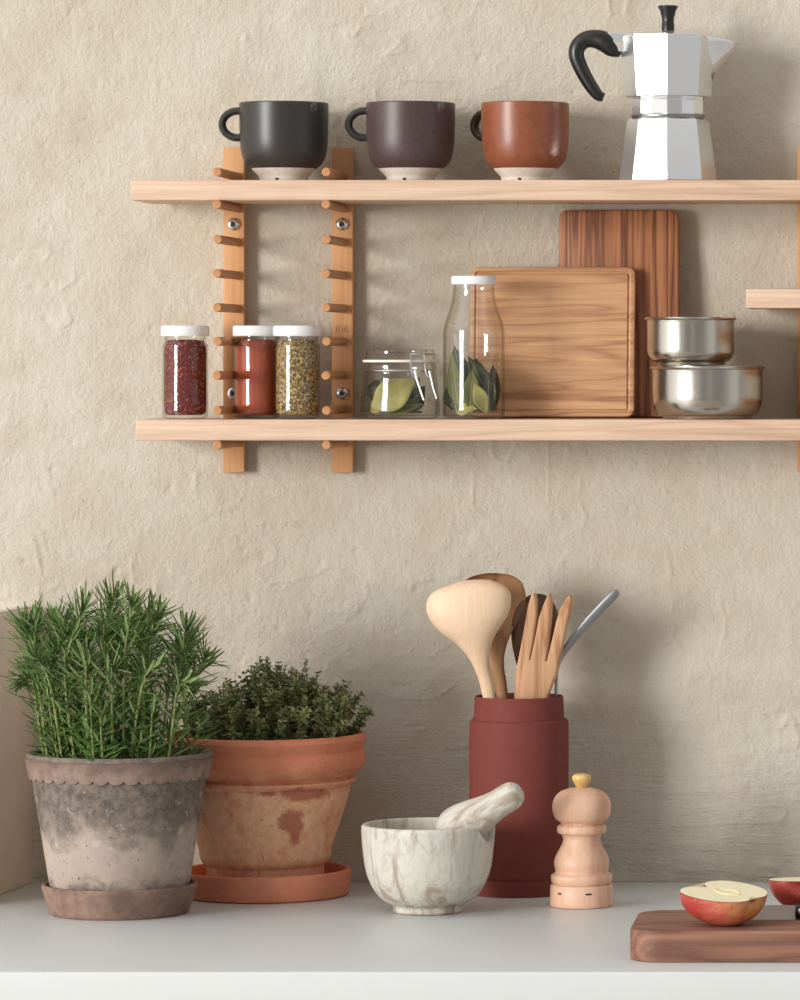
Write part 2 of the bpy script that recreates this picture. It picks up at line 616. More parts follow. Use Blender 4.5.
def make_wall():
    x0, x1, z0, z1, st = -0.80, 0.80, 0.78, 1.94, 0.0017
    w, h = int((x1 - x0) / st), int((z1 - z0) / st)
    xs = np.linspace(x0, x1, w)
    zs = np.linspace(z0, z1, h)
    r = np.random.default_rng(5)
    sh = (h, w)
    H = 1.5 * value_noise(sh, (130, 150), r) + .55 * value_noise(sh, (50, 60), r) + .22 * value_noise(sh, (22, 26), r)
    H += .20 * value_noise(sh, (10, 12), r) + .10 * value_noise(sh, (4, 5), r) + .05 * value_noise(sh, (2, 2), r)
    H += .30 * value_noise(sh, (16, 18), r) * np.clip(value_noise(sh, (90, 110), r), 0, 1.5)
    ZZ = zs[:, None] + 0 * xs[None, :]
    XX = xs[None, :] + 0 * zs[:, None]
    # sideways brush drags low down
    low = np.clip((1.20 - ZZ) / .22, 0, 1)
    warp = (value_noise(sh, (70, 80), r) * 6).astype(int)
    dr = .26 * value_noise(sh, (5, 70), r) + .2 * value_noise(sh, (3, 40), r)
    rows = np.clip(np.arange(h)[:, None] + warp, 0, h - 1)
    dr = dr[rows, np.arange(w)[None, :]]
    H += dr * (low + .15)
    # torn trowel ridges: thin lips along the zero lines of a stretched noise, only in patches
    for cell, amp, thr in (((34, 40), 1.5, .45), ((18, 34), 1.1, .5), ((60, 34), 1.1, .5), ((14, 18), .8, .45), ((26, 60), 1.0, .5)):
        f = value_noise(sh, cell, r) + .35 * value_noise(sh, (cell[0] // 3, cell[1] // 3), r)
        mask = np.clip((value_noise(sh, (75, 90), r) - thr) * 2.2, 0, 1)
        lip = np.where(f > 0, np.exp(-f / .16), np.exp(f / .03))
        brk = np.clip(value_noise(sh, (9, 12), r) * .9 + .55, 0, 1)
        H += amp * 1.05 * lip * mask * brk
    # pits
    for _ in range(900):
        cx, cz = r.uniform(x0, x1), r.uniform(z0, z1)
        rad = r.uniform(.0018, .0042)
        i0, i1 = int((cx - 4 * rad - x0) / st), int((cx + 4 * rad - x0) / st)
        j0, j1 = int((cz - 4 * rad - z0) / st), int((cz + 4 * rad - z0) / st)
        i0, j0 = max(i0, 0), max(j0, 0)
        sub = (slice(j0, j1), slice(i0, i1))
        dd = ((XX[sub] - cx) ** 2 * r.uniform(.5, 1.5) + (ZZ[sub] - cz) ** 2) / rad ** 2
        H[sub] -= r.uniform(-1.0, 1.5) * np.exp(-dd)
    H = np.minimum(H, np.percentile(H, 97))
    H = (H - H.max()) * .001          # millimetres, never proud of y = 0
    ed = np.minimum(np.minimum(XX - x0, x1 - XX), np.minimum(ZZ - z0, z1 - ZZ)) / .05
    ed = np.clip(ed, 0, 1)
    Y = -(H * ed)
    vs = np.stack([XX, Y, ZZ], -1).reshape(-1, 3)
    idx = np.arange(h * w).reshape(h, w)
    q = np.stack([idx[:-1, :-1], idx[:-1, 1:], idx[1:, 1:], idx[1:, :-1]], -1).reshape(-1, 4)
    # plain plaster round the detailed part, and the body of the wall behind
    BX0, BX1, BZ0, BZ1, TH = -2.6, 2.6, 0.0, 2.7, .15
    n0 = len(vs)
    ext = [(BX0, 0, BZ0), (BX1, 0, BZ0), (BX1, 0, BZ1), (BX0, 0, BZ1), (x0, 0, z0), (x1, 0, z0), (x1, 0, z1), (x0, 0, z1),
           (BX0, TH, BZ0), (BX1, TH, BZ0), (BX1, TH, BZ1), (BX0, TH, BZ1)]
    vs = np.vstack([vs, np.array(ext)])
    q2 = np.array([(0, 1, 5, 4), (1, 2, 6, 5), (2, 3, 7, 6), (3, 0, 4, 7), (8, 11, 10, 9), (0, 8, 9, 1), (1, 9, 10, 2), (2, 10, 11, 3), (3, 11, 8, 0)]) + n0
    q = np.vstack([q, q2])
    me = bpy.data.meshes.new('wall_back')
    me.vertices.add(len(vs))
    me.vertices.foreach_set('co', vs.ravel())
    me.loops.add(q.size)
    me.loops.foreach_set('vertex_index', q.ravel().astype(np.int32))
    me.polygons.add(len(q))
    me.polygons.foreach_set('loop_start', (np.arange(len(q)) * 4).astype(np.int32))
    me.update(calc_edges=True)
    sm = np.ones(len(q), bool)
    sm[-9:] = False
    me.polygons.foreach_set('use_smooth', sm)
    me.materials.append(M['wall'])
    me.update()
    o = bpy.data.objects.new('wall_back', me)
    C.objects.link(o)
    tag(o, kind='structure')


make_wall()

# ------------------------------------------------------------------ worktop and the board at the left
mb = MB()
mb.box((-1.5, -.694, COUNTER - .04), (1.5, -.0005, COUNTER))
wt = mb.build('worktop', M['white'], bevel=.0025)
for xx in (-1.5, 1.47):
    mb = MB()
    mb.box((xx, -.67, .0), (xx + .03, -.01, COUNTER - .0402))
    mb.build('end_panel', M['white'], wt, bevel=.001)
mb = MB()
mb.box((-2.6, -5.2, -.08), (2.6, 0, 0))
tag(mb.build('floor', m_wood('oak_floor', rgb(196, 186, 172), rgb(182, 172, 158), rgb(164, 152, 138), 'x', 10), smooth=False), kind='structure')
tag(wt, 'long white kitchen worktop with a square front edge along the plaster wall', 'worktop')

PW, PH = .205, .275
mb = slab(PW, PH, .009, .014, .0018)
pl = MB()
# upright: local x runs from the wall out into the room, z up; the seen face looks right
pl.v = [(z - .014, -(x + PW / 2), y + PH / 2) for x, y, z in mb.v]
pl.f = mb.f
r = thing('tray', 'tall taupe tray standing on edge at the far left, short end to the wall', 'tray',
          (X(33, .004), -.004, COUNTER), (0, 0, -math.radians(5)))
pl.build('panel', M['panel'], r)
e = MB()
rr = [[(-.007 + x2, -(x + PW / 2), y + PH / 2) for x, y in rrect(PW, PH, .009, ins)] for ins, x2 in ((.0, -.0062), (-.0012, -.0055), (-.0012, .0055), (0, .0062))]
e.grid(rr, True, False, False)
eo = e.build('edge_band', M['panel_edge'], r)
eo['label'] = 'pale edge band'

# ------------------------------------------------------------------ shelving


def shelf(name, label, px0, x_end, zt, zb, d_f=SH_F):
    mb = MB()
    x0 = X(px0, d_f)
    mb.box((0, -d_f, 0), (x_end - x0, -SH_R, zt - zb))
    o = mb.build(name, M['oak_shelf'], loc=(x0, 0, zb), bevel=.0009)
    return tag(o, label, 'shelf')


shelf('oak_shelf', 'long upper oak shelf carrying three cups and a coffee pot', 130.5, .62, UP_T, UP_B)
shelf('oak_shelf', 'long lower oak shelf carrying glass jars, boards and steel bowls', 135.8, .62, LO_T, LO_B)
SS_T, SS_B = Z(289, SH_F), Z(308.2, SH_F)
shelf('oak_shelf', 'short oak shelf at the right edge, between the two long shelves', 746, .62, SS_T, SS_B)

PEG_R = .0043
RT, RB = Z(147, .013), Z(472.5, .013)


def peg_rail(px, label, peg_z, dx=.0008):
    x = X(px, .013)
    r = thing('peg_rail', label, 'rail', (x, 0, RB), group='beech peg rails holding the shelves')
    mb = MB()
    mb.box((-.0106, -.013, 0), (.0106, 0, RT - RB))
    mb.build('rail', M['beech_rail'], r, bevel=.0008)
    for k, z in enumerate(peg_z):
        p = MB()
        le = .1445 + .003 * math.sin(k * 2.3)
        prof = [(0, 0), (PEG_R * .86, 0), (PEG_R, .0008), (PEG_R, le - .012), (PEG_R, le - .011)]
        t = MB()
        t.lathe([(0, .0)] + [(PEG_R, .0), (PEG_R, le - .013 - .0008), (PEG_R * .85, le - .013), (0, le - .013)], 20)
        p.v = [(a, -.0125 - c, b) for a, b, c in t.v]
        p.f = t.f
        p.build('peg', M['beech_peg'], r, loc=(dx, 0, z - RB))
    for py in (224, 393.5):
        z = Z(py, .016)
        s = MB()
        t = MB()
        t.lathe([(0, 0), (.0064, 0), (.0066, .001), (.006, .0024), (.0046, .0034), (.0034, .0038), (.0030, .0036), (.0028, .0014), (0, .0014)], 24)
        s.v = [(a, -.013 - c, b) for a, b, c in t.v]
        s.f = t.f
        so = s.build('screw', M['steel_bright'], r, loc=(0, 0, z - RB))
        h = MB()
        t = MB()
        t.lathe([(0, .0014), (.0027, .0014), (.0027, .0019), (0, .0019)], 6)
        h.v = [(a, -.013 - c, b) for a, b, c in t.v]
        h.f = t.f
        h.build('hex_socket', M['dark_dot'], so)
    return r


heads = [172, None, 239.3, 273.4, 307.5, 341.3, 375.5, 410.5, None]


def pegz(hs):
    out = []
    for i, hh in enumerate(hs):
        if i == 1:
            out.append(UP_B - PEG_R)
        elif i == 8:
            out.append(LO_B - PEG_R)
        else:
            out.append(Z(hh, .14))
    return out


peg_rail(233.6, 'left beech peg rail, behind the black cup and orange spice jar', pegz(heads), .0034)
rail2 = peg_rail(342.2, 'beech peg rail between the dried herb jar and the clip-top jar', pegz(heads))
mb = MB()
for px, y0, y1, wd in ((336.2, 326.5, 332, .9), (338.6, 325.4, 332, .7), (340.4, 325.2, 326.1, 1.6), (342.2, 328.5, 332, 1.0), (344.4, 327, 332, .6), (346.6, 325, 332, .6), (348, 331.2, 332.2, 1.4)):
    xa = (px - 342.2) * .00099
    mb.box((xa - wd * .0005, -.01325, Z(y1, .013) - RB), (xa + wd * .0005, -.0128, Z(y0, .013) - RB))
mb.build('burnt_mark', M['stamp'], rail2, smooth=False)
h3 = list(heads)
z3 = [z for z in pegz(h3)]
z3 = [z for z in z3 if not (SS_B - .012 < z < SS_T + .006)] + [SS_B - PEG_R]
peg_rail(808, 'beech peg rail at the right edge, carrying the short shelf end', z3)

# ------------------------------------------------------------------ stoneware cups


def cup(name, label, cx, d, mat, hmat, hrot, r0=44.4, hlabel=None):
    s = sc(d) / 1000
    zb = 350 + (CAMZ - UP_T) / s            # image row of the foot on its axis
    drop = 2.3                               # the near rim stands a little higher in the picture than the axis
    r = thing('cup', label, 'cup', (X(cx, d), -d, UP_T), group='stoneware cups on the upper shelf')
    k = r0 / 44.4
    prof = cr([(32.4, 168.6), (37.4, 164.3), (40.6, 158.8), (42.6, 151), (43.7, 141), (44.2, 125), (44.4, 110), (44.3, 101.6 + drop)], 5)
    outer = [(a * k * s, (zb - b) * s) for a, b in prof]
    rim = [(43.6 * k * s, (zb - 100.7 - drop) * s), (42.6 * k * s, (zb - 100.5 - drop) * s), (41.6 * k * s, (zb - 101.3 - drop) * s)]
    inn = [(a * s * k, (zb - b) * s) for a, b in cr([(41.3, 108), (40.8, 140), (38.5, 155), (32, 166), (20, 171), (0, 172)], 4)]
    bo = MB()
    bo.lathe([(31.4 * k * s, (zb - 168.9) * s)] + outer + rim + inn, 72)
    body = bo.build('body', mat, r)
    ft = MB()
    ft.lathe([(0, 1.2 * s), (19 * s, 1.0 * s), (20 * s, 0), (23.5 * s, 0), (24.2 * s, 1 * s), (24.2 * k * s, (zb - 177.5) * s), (25.5 * s, (zb - 175.5) * s), (31.2 * k * s, (zb - 170) * s), (32.2 * k * s, (zb - 168.5) * s), (20 * s, (zb - 169.5) * s), (0, (zb - 170) * s)], 72)
    fo = ft.build('foot', M['raw_clay'], r)
    fo['label'] = 'unglazed cream foot'
    mk = MB()
    mk.sphere((.0, 0, 0), .0014, 10, (1.4, .6, 1))
    an = -PI / 2 - .02
    rr = 24.6 * s
    mo = mk.build('dark_mark', M['dark_dot'], fo, loc=(rr * math.cos(an) - .003, rr * math.sin(an) + .0004, (zb - 179.8) * s))
    # ring handle, towards the left
    hd = MB()
    pts = []
    for i in range(25):
        a = math.radians(62 + 236 * i / 24)
        pts.append((-46.0 * s * k + 15.6 * s * math.cos(a), 0, (zb - 124.4) * s + 13.4 * s * math.sin(a)))
    hd.tube(pts, [3.9 * s] * 25, 14, 1.5, (0, 1, 0))
    ca, sa = math.cos(hrot), math.sin(hrot)
    hd.v = [(x * ca - y * sa, x * sa + y * ca, z) for x, y, z in hd.v]
    ho = hd.build('handle', hmat, r)
    return r


cup('cup', 'charcoal black stoneware cup, leftmost on the upper shelf', 283.9, .072, M['cup_black'], M['cup_black'], 0)
cup('cup', 'aubergine brown stoneware cup, middle of the three cups', 410.6, .072, M['cup_plum'], M['cup_black'], .05)
cup('cup', 'rust brown stoneware cup, nearest to the coffee pot', 525.2, .072, M['cup_rust'], M['handle_olive'], -.5, 43.9)

# ------------------------------------------------------------------ moka pot
d = .075
s = sc(d) / 1000
zb = 350 + (CAMZ - UP_T) / s
MX = 668
r = thing('moka_pot', 'eight-sided aluminium stovetop coffee pot with black handle on the upper shelf', 'coffee pot', (X(MX, d), -d, UP_T))


def zz(py):
    off = 1.5 - 2.7 * (py - 33) / 84 if py < 117 else -1.2 * max(0, 180 - py) / 63
    return Z(py + off, d + .040) - UP_T


def za(py):
    return (zb - py) * s


A8 = -math.radians(43)
mb = MB()
mb.lathe([(0, 0.0004)] + [(a * s, z) for a, z in ((47.6, .0004), (48.7, .0015), (41.2, zz(122)), (40, zz(119.5)), (37, zz(117.5)), (34, zz(117)))] + [(0, zz(117))], facets=8, a0=A8)
mb.build('boiler', M['alu'], r, angle=18)
mb = MB()
mb.lathe([(0, zz(118)), (36 * s, zz(118)), (36.6 * s, zz(117)), (36.6 * s, zz(115.2)), (35.5 * s, zz(114.6)), (0, zz(114.6))], 64)
go = mb.build('gasket_ring', M['steel_dull'], r)
mb = MB()
mb.lathe([(0, zz(114.9)), (36.8 * s, zz(114.9)), (37.9 * s, zz(113.6)), (37.9 * s, zz(100)), (37.3 * s, zz(98.5)), (37.6 * s, zz(96)), (0, zz(95.5))], facets=16, a0=A8)
mb.build('collar', M['alu'], r, angle=12)
mb = MB()
mb.lathe([(0, zz(96))] + [(a * s, zz(b)) for a, b in ((41.5, 96), (43, 95), (43.2, 93), (47.4, 37), (47.6, 34.2), (46.6, 33.4))] + [(0, zz(33.4))], facets=8, a0=A8)
mb.build('upper_chamber', M['alu'], r, angle=18)
mb = MB()
mb.lathe([(0, zz(33.6)), (46.9 * s, zz(33.6)), (46.9 * s, zz(32.2)), (40 * s, zz(30.6)), (20 * s, zz(27.5)), (0, zz(27))], facets=8, a0=A8)
mb.build('lid', M['alu'], r, angle=8)
mb = MB()
mb.lathe([(0, za(32)), (6.4 * s, za(32)), (6.4 * s, za(24)), (5.9 * s, za(23)), (6.2 * s, za(18)), (8.0 * s, za(11)), (10.2 * s, za(7)), (10.2 * s, za(6.2)), (9 * s, za(5.6)), (0, za(5.3))], 40)
mb.build('lid_knob', M['black_plastic'], r, angle=40)
# pouring lip: V of two faces from the rim out to a tip on the right
mb = MB()


def mp(px, py, y):
    return ((px - MX) * s, y, (zb - py) * s)


tip = mp(738, 43.5, 0)


def lip(y0, side, off):
    """one flank of the pouring lip, a curved sheet from the body out to the tip"""
    rows_ = []
    for i in range(9):
        q = i / 8
        top = Vector(mp(700 + 38 * q, 36.2 + 7 * q * q, side * (.024 * (1 - q) ** .9 + off)))
        botx = 711 + (736 - 711) * (q ** .75)
        bot = Vector(mp(botx, 82 - (82 - 45.5) * (q ** .62), side * off))
        rows_.append([top.lerp(bot, k / 5) for k in range(6)])
    return rows_


for sd_ in (-1, 1):
    mb.grid(lip(0, sd_, .0), False)
mb.v = [tuple(p) for p in mb.v]
spo = mb.build('spout', M['alu'], r, angle=60, fix=False)
sm_ = spo.modifiers.new('thickness', 'SOLIDIFY')
sm_.thickness = .0011
# handle bracket and grip
mb = MB()
mb.tube([mp(634, 45, 0), mp(621, 43, 0), mp(607, 41, 0)], [12.5 * s, 12.0 * s, 10.4 * s], 8, .75, (0, 1, 0))
mb.build('handle_bracket', M['alu'], r, angle=20)
hp = [(621, 53.5, 4.0), (613.5, 48.5, 8.2), (605, 42.0, 9.3), (594, 38.8, 8.2), (584, 40.5, 7.4), (577.5, 47.5, 7.2), (576.5, 56, 6.9), (580, 66, 6.6), (585.5, 77, 6.2), (592, 87.5, 5.8), (598, 95, 5.0), (603.5, 97.5, 3.9)]
hp = cr(hp, 5)
mb = MB()
mb.tube([mp(a, b, 0) for a, b, c in hp], [c * 1.13 * s for a, b, c in hp], 16, 1.0, (0, 1, 0))
mb.build('handle', M['black_plastic'], r)

# ------------------------------------------------------------------ jars
def jar_scale(d):
    s = sc(d) / 1000
    return s, 350 + (CAMZ - LO_T) / s


def glass_shell(outer, th):
    """outer (r, z) bottom to lip -> shell with a thick base"""
    o = [(0, 0.0003), (outer[0][0] * .8, 0.0)] + outer
    inn = []
    for i, (rr, z) in enumerate(outer):
        inn.append((rr - th, max(z, .0035)))
    inn = list(reversed(inn))
    mb = MB()
    mb.lathe(o + inn + [(0, .0035)], 64)
    return mb


def spice_jar(label, cx, d, group='white-lidded spice jars'):
    s, zb = jar_scale(d)
    r = thing('spice_jar', label, 'jar', (X(cx, d), -d, LO_T), group=group)
    z = lambda py: (zb - py) * s
    prof = cr([(18.5, 418.2), (21.4, 416.6), (22.6, 412), (22.7, 395), (22.7, 350), (22.4, 346), (20.6, 341.5), (20.2, 339), (20.6, 337.5), (20.6, 335.5)], 4)
    g = glass_shell([(a * s, max(z(b), .0)) for a, b in prof], 1.5 * s)
    g.build('glass_body', M['glass'], r)
    l = MB()
    l.lathe([(21.3 * s, z(336)), (23.6 * s, z(336)), (24.1 * s, z(335)), (24.1 * s, z(327.4)), (23.4 * s, z(326)), (22 * s, z(325.4)), (0, z(325.2)), (0, z(327)), (21.3 * s, z(327.5))], 64)
    l.lathe([(21.3 * s, z(336)), (21.3 * s, z(327.5))], 64)
    l.build('lid', M['lid_white'], r)
    return r


def filling(name, label, cat, cx, d, mat, top=343.5):
    s, zb = jar_scale(d)
    z = lambda py: (zb - py) * s
    mb = MB()
    pr = [(0, .0040), (17.2 * s, .0040), (20.0 * s, .0060), (21.05 * s, .010), (21.05 * s, z(352)), (20.6 * s, z(348)), (18.9 * s, z(343)), (18.0 * s, z(340.5)), (10 * s, z(339.6)), (0, z(340))]
    mb.lathe(pr, 48)
    o = mb.build(name, mat, loc=(X(cx, d), -d, LO_T))
    return tag(o, label, cat, kind='stuff')


spice_jar('white-lidded glass jar of dark red flakes, left of the rails', 185.2, .075)
filling('chilli_flakes', 'dark red chilli flakes filling the leftmost spice jar', 'spice', 185.2, .075, M['spice_red'])
spice_jar('white-lidded glass jar of orange powder, middle of three spice jars', 257.0, .062)
filling('ground_paprika', 'orange red ground spice filling the middle spice jar', 'spice', 257.0, .062, M['spice_orange'])
spice_jar('white-lidded glass jar of speckled dried herbs, right of the orange one', 297.2, .090)
filling('dried_herbs', 'speckled brown green dried herbs filling the third spice jar', 'spice', 297.2, .090, M['spice_herb'])

# clip-top jar
CJX, CJD = 400.2, .085
s, zb = jar_scale(CJD)
zf = lambda py: (zb - py) * s
r = thing('clip_top_jar', 'squat clip-top glass jar of pale bay leaves with white seal', 'jar', (X(CJX, CJD), -CJD, LO_T))
prof = cr([(33, 418.6), (37.5, 417), (39.3, 412), (39.0, 403), (37.6, 390), (36.2, 378), (35.4, 373.5)], 4) + [(35.0 + .8 * math.cos(q), 368 - 4.5 * math.sin(q)) for q in (-1.2, -.6, 0, .6, 1.2)] + [(34.2, 362.4)]
g = glass_shell([(a * s, max(zf(b), 0)) for a, b in prof], 2.2 * s)
g.build('glass_body', M['glass'], r)
mb = MB()
mb.lathe([(30 * s, zf(362.2)), (37 * s, zf(362.2)), (37.4 * s, zf(361.2)), (37.2 * s, zf(359.8)), (30 * s, zf(359.6)), (30 * s, zf(362.2))], 64)
mb.build('rubber_seal', M['rubber'], r)
mb = MB()
mb.lathe([(0, zf(359.4)), (35 * s, zf(359.4)), (35.5 * s, zf(358)), (34 * s, zf(355.5)), (34.2 * s, zf(351)), (33 * s, zf(349.4)), (28 * s, zf(349.2)), (26 * s, zf(352)), (0, zf(352.6))], 64)
mb.build('glass_lid', M['glass'], r)
# bail wires: hinge side faces right-front
wm = MB()
R35 = 37.2 * s


def wp(px, py, y):
    return ((px - CJX) * s, y, zf(py))


for yy, dx in ((-.033, 0), (-.020, 13)):
    pts = cr([wp(415 + dx * .95, 354, yy), wp(414.6 + dx, 362, yy - .003), wp(415.5 + dx, 371, yy - .004), wp(418 + dx, 377, yy - .004), wp(420.5 + dx, 374, yy - .004), wp(419.5 + dx, 370, yy - .004)], 6)
    wm.tube(pts, .0009, 8)
    pts = cr([wp(419 + dx, 371, yy - .005), wp(421 + dx, 379, yy - .006), wp(424.5 + dx * .92, 389, yy - .007), wp(428 + dx * .92, 399.5, yy - .008)], 5)
    wm.tube(pts, .0011, 8)
wm.tube([wp(428, 399.5, -.041), wp(434, 400.5, -.035), wp(440, 399, -.028)], .0011, 8)
ring = [(36.0 * s * math.cos(a), 36.0 * s * math.sin(a), zf(370.5)) for a in np.linspace(-PI * .38, PI * 1.62, 60)]
wm.tube(ring, .0008, 8, caps=False)
ring = [(36.2 * s * math.cos(a), 36.2 * s * math.sin(a), zf(354.2)) for a in np.linspace(-PI * .38, PI * .1, 20)]
wm.tube(ring, .0009, 8)
wm.build('wire_clasp', M['wire'], r)

# tall bottle
BX, BD = 473.8, .100
s, zb = jar_scale(BD)
zf2 = lambda py: (zb - py) * s
r = thing('glass_bottle', 'tall white-capped glass bottle half full of dark bay leaves', 'bottle', (X(BX, BD), -BD, LO_T))
prof = cr([(25, 418.4), (29.5, 416.4), (30.8, 411), (30.7, 395), (30.6, 345), (30.5, 332), (28.6, 322.5), (25.2, 312.5), (22.2, 303), (20.9, 295), (20.4, 288.5), (20.5, 284)], 5)
g = glass_shell([(a * s, max(zf2(b), 0)) for a, b in prof], 1.4 * s)
g.build('glass_body', M['glass'], r)
mb = MB()
mb.lathe([(21 * s, zf2(284.4)), (22.3 * s, zf2(284.4)), (22.6 * s, zf2(283)), (22.6 * s, zf2(277.6)), (21.8 * s, zf2(276.2)), (0, zf2(275.8)), (0, zf2(278)), (21 * s, zf2(278.4)), (21 * s, zf2(284.4))], 64)
mb.build('cap', M['lid_white'], r)


# bay leaves: a pointed blade folded a little along its rib, bent lengthwise
def bay_leaf(label, base, tipv, width, mat, face=(0, -1, 0), bend=.004, fold=.18, group=None, twist=0.0):
    base, tipv = Vector(base), Vector(tipv)
    ax = tipv - base
    L = ax.length
    ax.normalize()
    f = Vector(face)
    f = (f - ax * f.dot(ax)).normalized()
    sd = ax.cross(f).normalized()
    rows = []
    n, m = 14, 4
    for i in range(n + 1):
        t = i / n
        wv = width / 2 * max(.03, math.sin(PI * min(1, t ** .85)) ** 1.05)
        tw = twist * (t - .5)
        s2 = sd * math.cos(tw) + f * math.sin(tw)
        f2 = f * math.cos(tw) - sd * math.sin(tw)
        row = []
        for j in range(-m, m + 1):
            u = j / m
            wav = .0009 * math.sin(9 * t + 2 * u) * abs(u)
            row.append(base + ax * (L * t) + s2 * (u * wv) + f2 * (bend * 4 * t * (1 - t) - abs(u) * wv * fold * -1 + wav))
        rows.append(row)
    mb = MB()
    mb.grid(rows, False)
    o = mb.build('bay_leaf', mat, fix=False, angle=60)
    md = o.modifiers.new('thickness', 'SOLIDIFY')
    md.thickness = .0004
    rib = MB()
    rib.tube([r0[m] + f * -.0001 for r0 in rows], [.0007 * (1 - .7 * i / n) for i in range(n + 1)], 6)
    ro = rib.build('midrib', M['bay_pale'], o)
    return tag(o, label, 'leaf', group)


def bp(px, py, dd):   # point inside the bottle / jar by picture place and depth
    return (X(px, dd), -dd, Z(py, dd))


G1 = 'bay leaves in the tall bottle'
bay_leaf('bright green bay leaf leaning at the front right of the bottle', bp(486, 413, .118), bp(474, 382, .122), .015, M['bay_pale'], (.2, -1, 0), .002, group=G1)
bay_leaf('broad olive bay leaf standing against the bottle left side', bp(460, 411, .108), bp(452, 352, .106), .017, M['bay_green'], (-.5, -1, 0), .002, group=G1)
bay_leaf('long dark bay leaf sloping down the bottle right side', bp(493, 407, .106), bp(468, 356, .104), .022, M['bay_dark'], (.2, -1, .2), .003, group=G1)
bay_leaf('mid green bay leaf upright in the middle of the bottle', bp(470, 411, .115), bp(473, 368, .114), .017, M['bay_green'], (.1, -1, .1), .002, group=G1)
bay_leaf('olive bay leaf lying across the bottom of the bottle', bp(456, 412, .112), bp(478, 409, .119), .015, M['bay_pale'], (0, -.8, .6), .002, group=G1)
bay_leaf('dark bay leaf tip rising highest in the bottle', bp(470, 406, .096), bp(454, 346, .094), .026, M['bay_dark'], (-.1, -1, 0), .003, group=G1)
bay_leaf('narrow dark bay leaf close to the bottle right wall', bp(492, 412, .095), bp(493, 364, .096), .016, M['bay_dark'], (.5, -1, 0), .001, group=G1)
bay_leaf('dark bay leaf deep in the bottle behind the bright one', bp(482, 413, .093), bp(480, 362, .088), .028, M['bay_dark'], (0, -1, 0), .002, group=G1)
bay_leaf('green bay leaf low behind the front leaves of the bottle', bp(463, 413, .085), bp(466, 366, .087), .028, M['bay_dark'], (-.2, -1, 0), .002, group=G1)
bay_leaf('dark bay leaf pressed against the back of the bottle', bp(474, 413, .080), bp(476, 358, .080), .030, M['bay_dark'], (0, -1, 0), .001, group=G1)
bay_leaf('short dark bay leaf low at the bottle left wall', bp(457, 413, .098), bp(452, 377, .096), .022, M['bay_dark'], (-.4, -1, 0), .001, group=G1)
bay_leaf('dark bay leaf low at the front right wall of the bottle', bp(488, 413, .108), bp(488, 376, .108), .020, M['bay_dark'], (.35, -1, 0), .002, group=G1)
G2 = 'bay leaves in the clip-top jar'
bay_leaf('large pale bay leaf sloping across the clip-top jar front', bp(372, 409, .112), bp(417, 379, .111), .031, M['bay_pale'], (.1, -1, .15), .003, group=G2)
bay_leaf('flat green bay leaf lying low in the clip-top jar', bp(380, 410.5, .106), bp(424, 404, .102), .020, M['bay_green'], (0, -.9, .5), .002, group=G2)
bay_leaf('dark bay leaf rising at the clip-top jar left', bp(373, 404, .094), bp(384, 377, .097), .022, M['bay_dark'], (-.3, -1, 0), .002, group=G2)
bay_leaf('olive bay leaf behind the pale one in the clip-top jar', bp(391, 407, .078), bp(420, 378, .083), .028, M['bay_green'], (.2, -1, .1), .002, group=G2)
bay_leaf('short tan bay leaf at the lower left of the clip-top jar', bp(370, 411, .098), bp(388, 401, .110), .014, M['bay_pale'], (-.2, -1, .3), .002, group=G2)
bay_leaf('dark bay leaf at the back of the clip-top jar', bp(378, 409, .066), bp(408, 382, .064), .028, M['bay_dark'], (0, -1, .1), .002, group=G2)
bay_leaf('dark bay leaf curled at the clip-top jar right', bp(404, 411, .088), bp(425, 386, .090), .022, M['bay_dark'], (.2, -1, .1), .002, group=G2)
bay_leaf('green bay leaf flat on the floor of the clip-top jar', bp(376, 412.5, .088), bp(422, 412, .082), .026, M['bay_green'], (0, -.4, 1), .001, group=G2)

# ------------------------------------------------------------------ boards on the lower shelf


def leaning_board(name, label, px0, px1, py0, d_bot, lean, mat, r, th, groove=None, height=None, hang=False):
    dm = d_bot
    w = (px1 - px0) * sc(dm) / 1000
    h = (height or 0) or (Z(py0, dm * .4) - LO_T)
    mb = slab(w, h, r, th, .0022, groove, 8)
    mb.v = [(x, -z, y + h / 2) for x, y, z in mb.v]
    rt = X((px0 + px1) / 2, dm)
    o = mb.build(name, mat, loc=(rt, -d_bot, LO_T), angle=40)
    o.rotation_euler = (-lean, 0, 0)
    return tag(o, label, 'cutting board')


leaning_board('cutting_board', 'tall walnut cutting board with upright grain leaning on the wall', 558.5, 679, 210.3, .0225, .088, M['walnut_board'], .009, .014)
leaning_board('cutting_board', 'wide oak cutting board with edge groove leaning behind the tall bottle', 470, 635, 267.5, .0450, .132, M['oak_board'], .008, .0135, (.0042, .0036, .0018))


# ------------------------------------------------------------------ steel bowls
def steel_bowl(label, cx, d, base_z, rim_r, body_r, base_r, h, lid, curve):
    r = thing('steel_bowl', label, 'bowl', (X(cx, d), -d, base_z), group='stacked steel bowls')
    pr = [(base_r - .006, .0002), (base_r, .0006), (base_r + .0004, .003)]
    k = 10
    for i in range(k + 1):
        a = PI / 2 * i / k
        pr.append((base_r + .0008 + (body_r - base_r - .0008) * math.sin(a), .0036 + curve * (1 - math.cos(a))))
    pr += [(body_r, h - .006), (body_r + .0004, h - .003), (rim_r - .0006, h - .0022), (rim_r, h - .0012), (rim_r - .0008, h), (body_r - .0016, h - .0012), (body_r - .002, h - .006), (body_r - .002, .0036 + curve)]
    pr += [(base_r, .0052), (0, .005)]
    mb = MB()
    mb.lathe([(0, .0010)] + pr, 96)
    mb.build('body', M['steel'], r, angle=30)
    if lid:
        mb = MB()
        mb.lathe([(0, h - .0016), (body_r - .0026, h - .0016), (body_r - .0026, h + .0006), (0, h + .0006)], 96)
        mb.build('lid', M['steel'], r)
    return r


